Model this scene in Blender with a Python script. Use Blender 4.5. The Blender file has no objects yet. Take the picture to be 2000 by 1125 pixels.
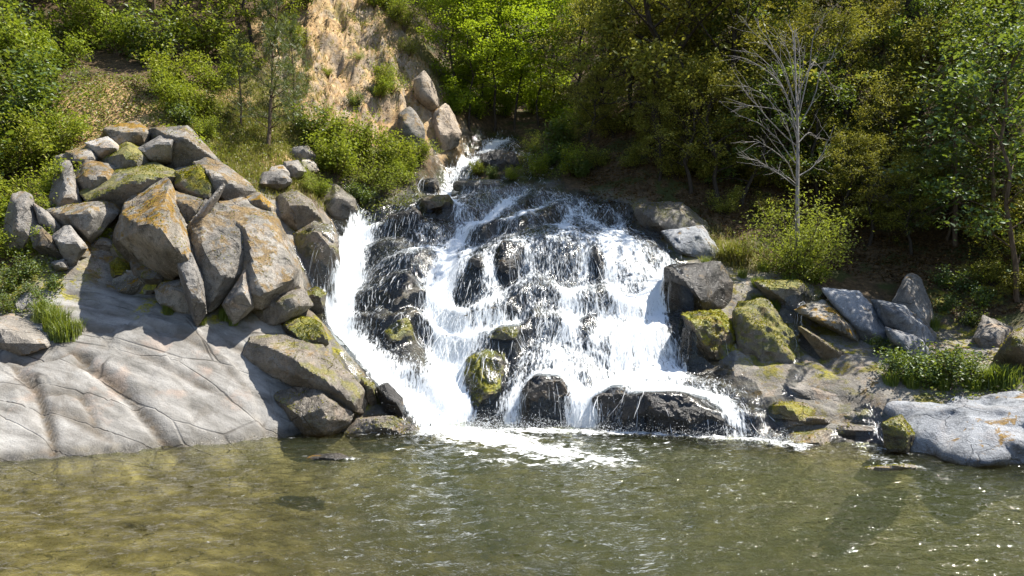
import bpy, bmesh, math, random
import numpy as np
from mathutils import Vector
from mathutils.bvhtree import BVHTree

# ------------------------------------------------------------------ camera, sky, sun, exposure
SC = bpy.context.scene
COL = SC.collection
FPX = 1500.0                      # focal length in pixels of a 2000 px wide frame
CAMZ = 2.4
HOR = 562.5
cam_d = bpy.data.cameras.new('camera')
cam = bpy.data.objects.new('camera', cam_d)
COL.objects.link(cam)
cam_d.sensor_width = 36.0
cam_d.lens = 36.0 * FPX / 2000.0
cam_d.clip_end = 600
cam.location = (0, 0, CAMZ)
cam.rotation_euler = (math.radians(90), 0, 0)
SC.camera = cam

SUN_DIR = Vector((0.50, 0.10, 0.86)).normalized()
W = bpy.data.worlds.new('World'); SC.world = W; W.use_nodes = True
wn = W.node_tree.nodes; wl = W.node_tree.links
sky = wn.new('ShaderNodeTexSky'); sky.sky_type = 'NISHITA'; sky.sun_disc = False
sky.sun_elevation = math.asin(SUN_DIR.z)
sky.sun_rotation = math.atan2(SUN_DIR.x, SUN_DIR.y)
wl.new(sky.outputs[0], wn['Background'].inputs[0])
wn['Background'].inputs[1].default_value = 0.10
sun_d = bpy.data.lights.new('sun', 'SUN'); sun_d.energy = 5.0; sun_d.angle = math.radians(0.5)
sun_d.color = (1.0, 0.95, 0.86)
sun = bpy.data.objects.new('sun', sun_d); COL.objects.link(sun)
sun.rotation_euler = (-SUN_DIR).to_track_quat('-Z', 'Y').to_euler()
sun.location = (20, 5, 40)
vs = SC.view_settings
vs.view_transform = 'Standard'; vs.look = 'None'; vs.gamma = 1.0; vs.use_curve_mapping = False
vs.exposure = 1.2
cy = SC.cycles
cy.max_bounces = 6; cy.diffuse_bounces = 3; cy.glossy_bounces = 3; cy.transmission_bounces = 4
cy.transparent_max_bounces = 12; cy.caustics_reflective = False; cy.caustics_refractive = False
cy.use_denoising = True
cy.sample_clamp_indirect = 6.0

# ------------------------------------------------------------------ helpers
RNG = np.random.default_rng(7)

def at(px, py, Y):
    """point seen at a given place of the 2000x1125 photograph, Y metres ahead"""
    return np.array(((px - 1000.0) / FPX * Y, Y, CAMZ + (HOR - py) / FPX * Y))

_perm = np.random.default_rng(11).permutation(256)
_perm = np.concatenate([_perm, _perm, _perm])
_g = np.random.default_rng(12).normal(size=(256, 3)); _g /= np.linalg.norm(_g, axis=1)[:, None]

def noise3(p):
    p = np.asarray(p, float)
    i = np.floor(p).astype(np.int64); f = p - i; i &= 255
    u = f * f * f * (f * (f * 6 - 15) + 10)
    out = 0
    for dx in (0, 1):
        for dy in (0, 1):
            for dz in (0, 1):
                h = _perm[_perm[_perm[(i[:, 0] + dx) & 255] + ((i[:, 1] + dy) & 255)] + ((i[:, 2] + dz) & 255)]
                g = _g[h]
                d = g[:, 0] * (f[:, 0] - dx) + g[:, 1] * (f[:, 1] - dy) + g[:, 2] * (f[:, 2] - dz)
                w = (u[:, 0] if dx else 1 - u[:, 0]) * (u[:, 1] if dy else 1 - u[:, 1]) * (u[:, 2] if dz else 1 - u[:, 2])
                out = out + w * d
    return out * 1.6

def fbm(p, oct=4, gain=0.5, lac=2.03, ridged=False):
    p = np.asarray(p, float); a = 1.0; s = 0; t = 0
    for k in range(oct):
        n = noise3(p + 17.3 * k)
        if ridged: n = 1 - 2 * np.abs(n)
        s = s + a * n; t += a; a *= gain; p = p * lac
    return s / t

def sstep(a, b, x):
    t = np.clip((x - a) / (b - a), 0, 1); return t * t * (3 - 2 * t)

def mk_mesh(name, V, F, smooth=True, attrs=None):
    V = np.asarray(V, np.float32); F = np.asarray(F, np.int32)
    me = bpy.data.meshes.new(name)
    k = F.shape[1]
    me.vertices.add(len(V)); me.vertices.foreach_set('co', V.ravel())
    me.loops.add(F.size); me.loops.foreach_set('vertex_index', F.ravel())
    me.polygons.add(len(F))
    me.polygons.foreach_set('loop_start', np.arange(0, F.size, k, dtype=np.int32))
    me.polygons.foreach_set('loop_total', np.full(len(F), k, np.int32))
    me.polygons.foreach_set('use_smooth', np.full(len(F), smooth, bool))
    for an, av in (attrs or {}).items():
        a = me.attributes.new(an, 'FLOAT', 'POINT')
        a.data.foreach_set('value', np.asarray(av, np.float32))
    me.update(calc_edges=True)
    return me

def link(name, me, mat=None, parent=None, loc=(0, 0, 0), rotz=0.0, scale=None):
    o = bpy.data.objects.new(name, me)
    COL.objects.link(o)
    if me is not None and mat is not None and not me.materials: me.materials.append(mat)
    if parent is not None: o.parent = parent
    o.location = loc; o.rotation_euler = (0, 0, rotz)
    if scale is not None: o.scale = scale
    return o

def tag(o, label=None, cat=None, group=None, kind=None):
    if label: o['label'] = label
    if cat: o['category'] = cat
    if group: o['group'] = group
    if kind: o['kind'] = kind
    return o

class Geo:
    """collects quads"""
    def __init__(s): s.V = []; s.F = []; s.n = 0
    def add(s, V, F):
        V = np.asarray(V, float); F = np.asarray(F, int)
        s.V.append(V); s.F.append(F + s.n); s.n += len(V)
    def mesh(s, name, smooth=True):
        return mk_mesh(name, np.concatenate(s.V), np.concatenate(s.F), smooth)

def tube(geo, P, R, k=6):
    P = np.asarray(P, float); n = len(P); R = np.broadcast_to(R, n)
    T = np.gradient(P, axis=0); T /= np.linalg.norm(T, axis=1)[:, None] + 1e-9
    ref = np.array((1.0, 0, 0)) if abs(T[0][0]) < 0.8 else np.array((0, 1.0, 0))
    A = np.cross(T, ref); A /= np.linalg.norm(A, axis=1)[:, None] + 1e-9
    B = np.cross(T, A)
    a = np.arange(k) / k * 2 * np.pi
    V = P[:, None] + R[:, None, None] * (np.cos(a)[None, :, None] * A[:, None] + np.sin(a)[None, :, None] * B[:, None])
    i = np.arange(n - 1)[:, None] * k; j = np.arange(k)[None]; j2 = (j + 1) % k
    F = np.stack([i + j, i + j2, i + k + j2, i + k + j], -1).reshape(-1, 4)
    geo.add(V.reshape(-1, 3), F)

def bez(pts, n):
    """smooth path through points (Catmull-Rom)"""
    P = np.asarray(pts, float); P = np.vstack([2 * P[0] - P[1], P, 2 * P[-1] - P[-2]])
    m = len(P) - 3; out = []
    for t in np.linspace(0, m - 1e-6, n):
        i = int(t); f = t - i; a, b, c, d = P[i:i + 4]
        out.append(0.5 * (2 * b + (c - a) * f + (2 * a - 5 * b + 4 * c - d) * f * f + (3 * b - a - 3 * c + d) * f ** 3))
    return np.array(out)

# ------------------------------------------------------------------ materials
class Mat:
    def __init__(s, name):
        s.m = bpy.data.materials.new(name); s.m.use_nodes = True
        s.t = s.m.node_tree; s.N = s.t.nodes; s.N.clear()
        s.out = s.N.new('ShaderNodeOutputMaterial')
    def n(s, typ, **kw):
        nd = s.N.new('ShaderNode' + typ)
        for k, v in kw.items():
            if k.startswith('i_'):
                key = k[2:]; key = int(key) if key.isdigit() else key.replace('_', ' ')
                nd.inputs[key].default_value = v
            else: setattr(nd, k, v)
        return nd
    def l(s, a, b): s.t.links.new(a, b)
    def coords(s, scale=(1, 1, 1), rot=(0, 0, 0), obj=True):
        tc = s.n('TexCoord'); mp = s.n('Mapping'); mp.inputs['Scale'].default_value = scale
        mp.inputs['Rotation'].default_value = rot
        s.l(tc.outputs['Object'], mp.inputs['Vector']); return mp.outputs[0]
    def noise(s, vec, scale, detail=4, rough=0.55, dist=0.0):
        nd = s.n('TexNoise'); nd.inputs['Scale'].default_value = scale; nd.inputs['Detail'].default_value = detail
        nd.inputs['Roughness'].default_value = rough; nd.inputs['Distortion'].default_value = dist
        s.l(vec, nd.inputs['Vector']); return nd.outputs[0]
    def ramp(s, fac, stops, interp='LINEAR'):
        nd = s.n('ValToRGB'); cr = nd.color_ramp; cr.interpolation = interp
        while len(cr.elements) < len(stops): cr.elements.new(0.5)
        for e, (p, c) in zip(cr.elements, stops):
            e.position = p; e.color = (*c, 1) if len(c) == 3 else c
        s.l(fac, nd.inputs[0]); return nd.outputs[0]
    def thr(s, v, a, b):
        nd = s.n('MapRange', interpolation_type='SMOOTHSTEP'); nd.inputs[1].default_value = a; nd.inputs[2].default_value = b
        s.l(v, nd.inputs[0]); return nd.outputs[0]
    def math(s, op, a, b=None):
        nd = s.n('Math', operation=op)
        for i, v in enumerate((a, b)):
            if v is None: continue
            if isinstance(v, (int, float)): nd.inputs[i].default_value = v
            else: s.l(v, nd.inputs[i])
        return nd.outputs[0]
    def mix(s, fac, a, b):
        nd = s.n('MixRGB')
        for i, v in enumerate((fac, a, b)):
            if isinstance(v, (int, float)): nd.inputs[i].default_value = v
            elif isinstance(v, tuple): nd.inputs[i].default_value = (*v, 1)
            else: s.l(v, nd.inputs[i])
        return nd.outputs[0]
    def attr(s, name):
        nd = s.n('Attribute'); nd.attribute_name = name; return nd.outputs['Fac']
    def geo(s, what): return s.n('NewGeometry').outputs[what]
    def bump(s, h, strength, dist, nrm=None):
        nd = s.n('Bump'); nd.inputs['Strength'].default_value = strength; nd.inputs['Distance'].default_value = dist
        s.l(h, nd.inputs['Height'])
        if nrm is not None: s.l(nrm, nd.inputs['Normal'])
        return nd.outputs[0]
    def principled(s, col, rough, nrm=None, spec=0.3):
        p = s.n('BsdfPrincipled')
        for nm, v in (('Base Color', col), ('Roughness', rough), ('Specular IOR Level', spec)):
            if isinstance(v, (int, float)): p.inputs[nm].default_value = v
            elif isinstance(v, tuple): p.inputs[nm].default_value = (*v, 1)
            else: s.l(v, p.inputs[nm])
        if nrm is not None: s.l(nrm, p.inputs['Normal'])
        return p.outputs[0]
    def surf(s, sh): s.l(sh, s.out.inputs['Surface']); return s.m

def rock_layers(M, vec, pale, dark, lich=0.5, moss=0.0, mosscol=((.10, .09, .012), (.22, .19, .02)), wet=0.0, warm=0.3, frac_scale=1.0):
    """layered rock colour: grey body, mineral speckle, stain, lichen and moss on upward faces"""
    n1 = M.noise(vec, 1.3, 6, 0.6, 0.3); n2 = M.noise(vec, 9, 5, 0.7); n3 = M.noise(vec, 55, 3, 0.6)
    c = M.mix(M.thr(n1, 0.36, 0.66), dark, pale)
    c = M.mix(M.math('MULTIPLY', M.thr(M.noise(vec, 2.2, 5, .6, .6), .52, .66), warm), c, (.42, .30, .20))
    c = M.mix(M.math('MULTIPLY', M.thr(n2, .48, .66), .55), c, tuple(v * .45 for v in dark))
    c = M.mix(M.math('MULTIPLY', M.thr(n3, .55, .68), .5), c, tuple(v * .3 for v in dark))
    c = M.mix(M.math('MULTIPLY', M.thr(M.noise(vec, 38, 2, .5), .58, .7), .45), c, tuple(min(1, v * 1.35) for v in pale))
    up = M.n('SeparateXYZ'); M.l(M.geo('Normal'), up.inputs[0]); z = up.outputs[2]
    if lich > 0:
        m = M.math('MULTIPLY', M.thr(M.noise(vec, 2.6, 6, .72, .4), .60 - .13 * lich, .66 - .10 * lich), M.thr(z, -.1, .5))
        lc = M.ramp(M.noise(vec, 22, 3, .6), [(.3, (.09, .05, .012)), (.5, (.20, .115, .018)), (.7, (.31, .19, .03))])
        c = M.mix(M.math('MULTIPLY', m, .8), c, lc)
    mm = None
    if moss > 0:
        mm = M.math('MULTIPLY', M.thr(M.noise(vec, 1.9, 6, .7, .3), .62 - .24 * moss, .70 - .22 * moss), M.thr(z, -.25, .35))
        mc = M.ramp(M.noise(vec, 30, 3, .6), [(.3, mosscol[0]), (.62, mosscol[1])])
        mc = M.mix(M.thr(M.noise(vec, 5.5, 4, .6), .45, .62), mc, tuple(v * k for v, k in zip(mosscol[1], (.42, .52, .9))))
        mc = M.mix(M.math('MULTIPLY', M.thr(M.noise(vec, 3.1, 4, .6), .55, .68), .7), mc, (.13, .075, .02))
        c = M.mix(M.math('MULTIPLY', mm, .92), c, mc)
    # relief
    vor = M.n('TexVoronoi', feature='DISTANCE_TO_EDGE'); vor.inputs['Scale'].default_value = 1.6 * frac_scale
    nz = M.n('TexNoise'); nz.inputs['Scale'].default_value = 2.5; nz.inputs['Detail'].default_value = 5; M.l(vec, nz.inputs['Vector'])
    wv = M.mix(.25, vec, nz.outputs[1]); M.l(wv, vor.inputs['Vector'])
    crack = M.thr(vor.outputs[0], 0.0, 0.02)
    crack = M.math('MAXIMUM', crack, M.thr(n1, .47, .50))
    h = M.math('ADD', M.math('MULTIPLY', n2, .9), M.math('MULTIPLY', n3, .35))
    h = M.math('ADD', h, M.math('MULTIPLY', crack, .35))
    nb = M.bump(h, 1.0, .05)
    nb = M.bump(M.noise(vec, 120, 2, .6), .35, .006, nb)
    rough = .85
    if wet > 0: rough = M.ramp(n2, [(.3, (.18,) * 3), (.7, (.5,) * 3)])
    c = M.mix(M.math('MULTIPLY', M.math('SUBTRACT', 1.0, crack), .35), c, tuple(v * .3 for v in dark))
    return c, rough, nb

def rock_mat(name, pale, dark, **kw):
    M = Mat(name); vec = M.n('TexCoord').outputs['Object']
    rnd = M.n('ObjectInfo').outputs['Random']
    ad = M.n('VectorMath', operation='ADD'); M.l(vec, ad.inputs[0])
    cmb = M.n('CombineXYZ'); M.l(M.math('MULTIPLY', rnd, 40.0), cmb.inputs[0]); M.l(M.math('MULTIPLY', rnd, 23.0), cmb.inputs[2])
    M.l(cmb.outputs[0], ad.inputs[1])
    c, r, nb = rock_layers(M, ad.outputs[0], pale, dark, **kw)
    hv = M.n('HueSaturation'); M.l(c, hv.inputs['Color']); M.l(M.ramp(M.math('FRACT', M.math('MULTIPLY', rnd, 7.3)), [(0, (.68,) * 3), (1, (1.12,) * 3)]), hv.inputs['Value'])
    M.l(M.ramp(M.math('FRACT', M.math('MULTIPLY', rnd, 3.7)), [(0, (.7,) * 3), (1, (1.25,) * 3)]), hv.inputs['Saturation']); c = hv.outputs[0]
    return M.surf(M.principled(c, r, nb, .5 if kw.get('wet', 0) else .25))

ROCK_LICHEN = rock_mat('lichen_rock', (.37, .34, .295), (.13, .118, .098), lich=1.0, warm=.3)
ROCK_PALE = rock_mat('pale_rock', (.42, .39, .35), (.22, .20, .175), lich=.18, warm=.55)
ROCK_MOSSY = rock_mat('mossy_rock', (.34, .32, .28), (.17, .15, .12), lich=.9, moss=.95, warm=.3, mosscol=((.13, .115, .012), (.33, .29, .025)))
ROCK_WET = rock_mat('wet_rock', (.055, .05, .045), (.022, .02, .018), lich=.1, wet=1, warm=.12)
ROCK_WETMOSS = rock_mat('wet_mossy_rock', (.09, .08, .06), (.035, .03, .022), lich=.2, moss=.92, wet=1, warm=.2, mosscol=((.08, .08, .008), (.27, .245, .018)))
ROCK_GREY = rock_mat('blue_grey_rock', (.36, .372, .392), (.19, .20, .215), lich=.12, warm=.12)
ROCK_BROWN = rock_mat('damp_brown_rock', (.26, .22, .17), (.11, .09, .065), lich=.3, moss=.48, wet=1, warm=.4)
ROCK_TAN = rock_mat('tan_rock', (.46, .36, .25), (.25, .18, .115), lich=.5, warm=.6)
# ------------------------------------------------------------------ terrain: one height field
TP = [at(*p) for p in [
 # left slab, from the waterline up
 (-260,925,9.9),(0,905,10.5),(150,893,10.9),(300,880,11.3),(450,864,11.9),(570,850,12.5),(700,845,12.7),
 (0,760,11.3),(0,640,12.3),(150,700,12.0),(130,545,13.4),(300,720,12.3),(300,610,13.4),(450,650,13.4),(430,740,12.7),
 (560,640,13.7),(580,740,13.0),(640,790,12.9),(660,700,13.6),(620,620,14.2),(20,540,13.6),(-200,560,13.2),(-200,750,11.4),
 # under the boulder pile
 (250,560,13.9),(420,580,13.9),(560,540,14.6),(100,450,14.4),(300,440,14.9),(470,420,15.6),(590,480,15.8),(620,420,17.0),
 (0,400,15.4),(200,260,17.0),(330,250,17.2),(450,310,17.4),(30,290,16.6),
 # left slope
 (180,195,17.8),(60,160,18.5),(300,150,19.5),(520,290,18.2),(600,370,17.6),(480,230,19.2),(560,330,17.8),(640,400,17.9),
 (100,0,23),(300,20,24),(450,80,22.5),(520,150,21.3),(-300,200,16.5),(-300,0,20.5),
 # earth cliff and its nose
 (600,100,22.8),(640,0,25.0),(720,0,25.6),(660,220,21.3),(720,150,22.6),(790,60,25.4),(820,130,24.4),(850,190,23.6),(880,255,22.8),(740,260,21.4),(800,250,22.0),
 (640,310,19.8),(700,370,18.7),(760,330,20.2),(840,330,20.8),(620,260,20.2),(800,375,19.6),
 # creek above the falls
 (905,285,23.2),(875,310,22.0),(870,355,21.0),(960,268,24.2),(1020,262,25),(985,310,22.4),(1000,345,21),(900,365,20.3),
 # falls
 (1020,366,20.0),(880,378,19.6),(760,395,19.0),(700,412,18.4),(1150,395,19.2),(1230,425,18.2),(1000,400,18.8),(900,440,17.8),
 (1120,440,17.7),(1000,462,17.0),(680,480,17.0),(760,475,17.1),(860,500,16.5),(1100,480,16.6),(1240,480,16.8),
 (650,560,15.6),(780,580,15.5),(900,580,15.5),(1000,590,15.3),(1120,590,15.3),(1250,580,15.3),(640,610,15.0),
 (720,680,14.2),(880,660,14.6),(1000,680,14.3),(1120,680,14.2),(1260,670,14.2),(1330,640,14.6),
 (790,735,13.7),(900,740,13.8),(1000,750,13.7),(1150,750,13.5),(1300,740,13.5),(1400,720,13.6),
 (850,800,13.1),(1000,790,13.5),(1150,785,13.3),(1300,795,13.0),(1430,800,12.7),
 (860,843,12.8),(950,840,12.9),(1060,838,13.1),(1200,846,12.75),(1350,855,12.35),(1480,862,12.0),(1560,868,11.8),
 # right bank
 (1310,520,16.2),(1390,500,16.8),(1300,460,17.6),(1400,600,15.0),(1480,570,15.4),(1550,545,16.0),(1500,650,14.4),(1560,730,13.3),
 (1650,760,12.8),(1730,790,12.2),(1620,830,12.2),(1700,868,11.75),(1600,620,15.0),(1700,640,14.6),(1650,690,13.9),(1800,650,14.5),(1800,560,15.8),
 (1740,720,13.1),(1850,752,12.4),(1950,752,12.2),(1920,660,14.3),(2000,640,13.9),(2100,740,11.9),
 # right hill
 (1400,430,18.0),(1280,400,18.6),(1250,340,19.6),(1180,330,20.6),(1120,300,22.4),(1200,220,22.5),(1500,480,17.6),(1650,500,17.2),(1700,420,18.6),(1830,470,17.2),(1960,480,16.0),
 (1500,330,20.0),(1800,300,20),(2000,330,17.6),(1400,200,23),(1650,180,23),(1900,160,21.5),(1500,20,27),(1250,60,28),(1800,0,25.5),
 (1100,180,29),(970,210,29),(900,150,31),(1000,60,38),(850,40,33)]]
TP += [np.array(p, float) for p in [
 (-3,7,-.22),(-5,8.5,-.2),(-1,7,-.75),(2,8,-1.3),(0,10,-1.4),(3.4,10,-1.3),(6,8.5,-1.1),(-4.6,9.7,-.3),(-2,11,-.7),(0,12,-.9),(2.6,11.2,-.9),(4.4,10.6,-.6),
 (-2.6,5.5,-.35),(2.6,5.5,-1.0),(0,5,-.4),(0,3,.15),(-4,3,.2),(4,3,.15),(0,0,.8),(-8,0,1.2),(8,0,1.2),(0,-15,2.5),(-18,-10,4),(18,-10,4),
 (-9,6,.8),(10,6,.8),(-8.4,8.5,.5),(8.8,8.8,-.3),(10.5,10,1.2),(-12,10,2.2),(13,12,3.2),(-20,8,5),(20,8,6),
 (-20,17,12),(-18,25,16.5),(-26,14,14),(18,16,9.5),(20,22,14),(26,14,13),(-10,40,24),(10,40,22),(0,48,20),(0,60,30),(-25,45,32),(25,45,30),(-40,30,32),(40,30,30),(30,62,44),(-30,62,46)]]
TP = np.array(TP)

def tps_fit(P, lam=0.02):
    n = len(P); xy = P[:, :2]
    d2 = ((xy[:, None] - xy[None]) ** 2).sum(-1)
    K = 0.5 * d2 * np.log(d2 + 1e-9) + lam * np.eye(n)
    A = np.zeros((n + 3, n + 3)); A[:n, :n] = K; Q = np.c_[np.ones(n), xy]; A[:n, n:] = Q; A[n:, :n] = Q.T
    return np.linalg.solve(A, np.r_[P[:, 2], 0, 0, 0])
_tw = tps_fit(TP)

def tps(x, y):
    out = np.empty(len(x))
    for s in range(0, len(x), 40000):
        xx = x[s:s + 40000]; yy = y[s:s + 40000]
        d2 = (xx[:, None] - TP[None, :, 0]) ** 2 + (yy[:, None] - TP[None, :, 1]) ** 2
        out[s:s + 40000] = (0.5 * d2 * np.log(d2 + 1e-9)) @ _tw[:-3] + _tw[-3] + _tw[-2] * xx + _tw[-1] * yy
    return out

def poly_mask(x, y, poly, soft):
    """1 inside a world-space polygon, fading over soft metres"""
    P = np.asarray(poly, float); ins = np.zeros(len(x), bool); dmin = np.full(len(x), 1e9)
    for a, b in zip(P, np.roll(P, -1, 0)):
        c = ((a[1] > y) != (b[1] > y)) & (x < (b[0] - a[0]) * (y - a[1]) / (b[1] - a[1] + 1e-12) + a[0]); ins ^= c
        e = b - a; t = np.clip(((x - a[0]) * e[0] + (y - a[1]) * e[1]) / (e @ e), 0, 1)
        dmin = np.minimum(dmin, np.hypot(x - a[0] - t * e[0], y - a[1] - t * e[1]))
    sd = np.where(ins, dmin, -dmin)
    return sstep(-soft, soft, sd)

def xy(*pts): return [tuple(at(*p)[:2]) for p in pts]
FALLS_POLY = xy((680,395,18.9),(880,372,19.9),(1020,360,20.3),(1160,388,19.4),(1250,430,18.2),(1330,520,16.2),(1370,640,14.6),(1430,740,13.5),(1570,872,11.9),
                (1300,862,12.2),(1000,850,12.7),(840,860,12.4),(760,750,13.5),(640,640,14.7),(625,590,15.2),(655,500,16.6))
SLAB_POLY = xy((-300,940,9.7),(0,915,10.3),(300,890,11.0),(560,858,12.2),(600,760,12.9),(560,640,13.7),(450,640,13.5),(300,600,13.5),(130,540,13.5),(0,600,12.8),(-300,600,12.8))

def polydist(x, y, pts):
    d = np.full(len(x), 1e9); side = np.zeros(len(x))
    P = np.asarray(pts, float)
    for a, b in zip(P[:-1], P[1:]):
        e = b - a; t = np.clip(((x - a[0]) * e[0] + (y - a[1]) * e[1]) / (e @ e), 0, 1)
        dx = x - a[0] - t * e[0]; dy = y - a[1] - t * e[1]; dd = np.hypot(dx, dy)
        s = np.sign(e[0] * (y - a[1]) - e[1] * (x - a[0]))
        side = np.where(dd < d, s, side); d = np.minimum(d, dd)
    return d, side

# smooth field sampled once, used for rays and for projecting crack lines
def ray_ground(px, py, hf, y0=7.0, y1=75.0):
    Y = np.arange(y0, y1, 0.04); x = (px - 1000) / FPX * Y; z = CAMZ + (HOR - py) / FPX * Y
    h = hf(x, Y); k = np.argmax(z < h)
    return np.array((x[k], Y[k], h[k]))

CRACKS = [  # (points in photograph, depth m, width m, step m)
 ([(155,695),(200,725),(245,770),(290,825),(345,882)], .14, .09, .12),
 ([(0,690),(70,690),(140,672),(175,690)], .13, .03, -.10),
 ([(30,700),(75,760),(100,860),(105,895)], .12, .04, .08),
 ([(60,770),(130,768),(162,780)], .06, .02, -.04),
 ([(158,775),(178,820),(185,840)], .09, .02, .0),
 ([(170,640),(330,660),(430,690),(560,700)], .05, .02, .03),
 ([(130,560),(200,610),(300,650),(420,720),(480,780)], .05, .02, .04),
 ([(75,800),(150,830),(220,870)], .05, .02, .03),
 ([(250,680),(340,740),(440,800),(520,850)], .05, .02, .04),
 ([(1560,760),(1650,790),(1740,800)], .06, .02, .05),
 ([(1540,800),(1640,825),(1720,830)], .07, .02, .06),
 ([(1520,835),(1620,850),(1700,852)], .07, .02, .05),
]
_cr = [([ray_ground(px, py, tps)[:2] for px, py in p], d, w, s) for p, d, w, s in CRACKS]
CLIFF = at(680, 110, 23.4)
SLOPE_DIR = np.array((.80, -.60))

_sq = TP[poly_mask(TP[:, 0], TP[:, 1], SLAB_POLY, .3) > .2]
_B = lambda x, y: np.c_[np.ones(len(x)), x, y, x * x, x * y, y * y]
_sc = np.linalg.lstsq(_B(_sq[:, 0], _sq[:, 1]), _sq[:, 2], rcond=None)[0]
SLABQ = lambda x, y: _B(x, y) @ _sc
CHANNELS = [([at(*q)[:2] for q in p], dep, w) for p, dep, w in [
 ([(705,405,18.8),(690,450,17.8),(672,510,16.5),(645,585,15.2),(700,665,14.4),(790,735,13.7),(860,800,13.05),(920,850,12.5)], .42, .42),
 ([(1010,372,19.8),(930,420,18.3),(850,460,17.4),(740,490,16.9),(672,520,16.3)], .22, .35),
 ([(985,262,25),(910,285,23.2),(878,312,22.0),(872,350,21.0),(865,372,20.0)], .35, .45),
 ([(880,470,17.0),(860,540,15.9),(850,620,15.0),(890,720,14.0),(940,810,13.2)], .34, .42),
 ([(1600,620,15.0),(1570,650,14.3),(1600,690,13.8),(1640,730,13.2)], .15, .16)]]

def height(x, y, detail=True):
    x = np.asarray(x, float); y = np.asarray(y, float)
    z = tps(x, y)
    fm = poly_mask(x, y, FALLS_POLY, .35)
    sm0 = poly_mask(x, y, SLAB_POLY, .35)
    z = z + (SLABQ(x, y) - z) * .93 * sm0
    p = np.c_[x, y, np.zeros(len(x))]
    # ledges of the falls
    for pts, dep, w in CHANNELS:
        d, _s = polydist(x, y, pts); z = z - dep * np.exp(-(d / w) ** 2)
    ph = z + .95 * noise3(p * (.42, .12, 1) + 3.1) + .26 * noise3(p * (1.3, .5, 1) + 7.7) + .10 * noise3(p * 4.1)
    st = .78; t = ph / st + .22 * np.sin(ph * 3.1); f = t - np.floor(t)
    g = .22 * f + .78 * sstep(.52, .96, f)
    zt = z + (np.floor(t) + g - t) * st * (1 + .25 * noise3(p * .7 + 31))
    z = z + (zt - z) * fm * (.62 + .5 * noise3(p * .9 + 21)).clip(.15, .95) * sstep(5.2, 4.2, z)
    if not detail: return z
    sm = poly_mask(x, y, SLAB_POLY, .3)
    rough = np.clip(1 - sm, 0, 1)
    under = sstep(.05, -.25, z)
    far = sstep(22, 30, y)
    n = fbm(np.c_[x, y, z * .7] * .9, 5, .55)
    z = z + n * (.16 * rough * (1 - .75 * fm) * (1 - under * .5) + .35 * far)
    z = z + fm * (.05 * fbm(np.c_[x, y, z] * 2.6, 4, .55, ridged=True) + .03 * noise3(np.c_[x, y, z] * 9))
    cl = sstep(3.4, 1.6, np.hypot(x - CLIFF[0], (y - CLIFF[1]) * .7))
    gul = np.c_[x * 1.1 + y * .35, y * .25, z * .12]
    z = z + cl * (.5 * fbm(gul, 4, .6, ridged=True) + .75 * fbm(np.c_[x, y, z] * 1.1, 5, .62, ridged=True) - .2)
    # slab: strata running down to the right
    u = x * SLOPE_DIR[0] + y * SLOPE_DIR[1]; v = -x * SLOPE_DIR[1] + y * SLOPE_DIR[0]
    q = np.c_[u * .35, v * 2.4, np.zeros(len(x)) + 5]
    wq = q + .35 * np.c_[noise3(p * .8), noise3(p * .8 + 9), np.zeros(len(x))]
    cu = u * .55 + .25 * noise3(p * .9); cv = v * 1.25 + .25 * noise3(p * .9 + 4)
    best = np.full(len(x), 9.0); off = np.zeros(len(x)); sec = np.full(len(x), 9.0)
    for du in (-1, 0, 1):
        for dv in (-1, 0, 1):
            iu = np.floor(cu).astype(int) + du; iv = np.floor(cv).astype(int) + dv
            h1 = _perm[_perm[iu & 255] + (iv & 255)]; h2 = _perm[(h1 + 37) & 255]; h3 = _perm[(h1 + 91) & 255]
            fu = cu - iu - (.15 + .7 * h2 / 255); fv = cv - iv - (.15 + .7 * h3 / 255); d = np.hypot(fu, fv)
            o_ = (h1 / 255 - .5) * .07 + fu * (h2 / 255 - .5) * .05 + fv * (h3 / 255 - .5) * .07
            new = d < best; sec = np.where(new, best, np.minimum(sec, d)); off = np.where(new, o_, off); best = np.where(new, d, best)
    edge = np.exp(-((sec - best) / .03) ** 2)
    z = z + sm * (off - .02 * edge + .010 * fbm(wq, 4, .65, ridged=True) + .014 * fbm(p * 4.1, 4, .6))
    for pts, dep, w, stp in _cr:
        w = max(w, .05)
        sel = (x > min(q[0] for q in pts) - 1) & (x < max(q[0] for q in pts) + 1) & (y > min(q[1] for q in pts) - 1) & (y < max(q[1] for q in pts) + 1)
        if not sel.any(): continue
        xs, ys = x[sel], y[sel]
        jit = .05 * noise3(np.c_[xs, ys, np.zeros(len(xs))] * 3.3) + .02 * noise3(np.c_[xs, ys, np.zeros(len(xs))] * 11)
        d, s = polydist(xs + jit, ys - jit, pts)
        dz = -dep * np.exp(-(d / w) ** 2) * .8 + stp * sstep(-.07, .07, s * d) * np.exp(-d / .8) * sstep(0, .5, np.minimum(np.hypot(xs - pts[0][0], ys - pts[0][1]), np.hypot(xs - pts[-1][0], ys - pts[-1][1])))
        z[sel] += dz
    return z

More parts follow.
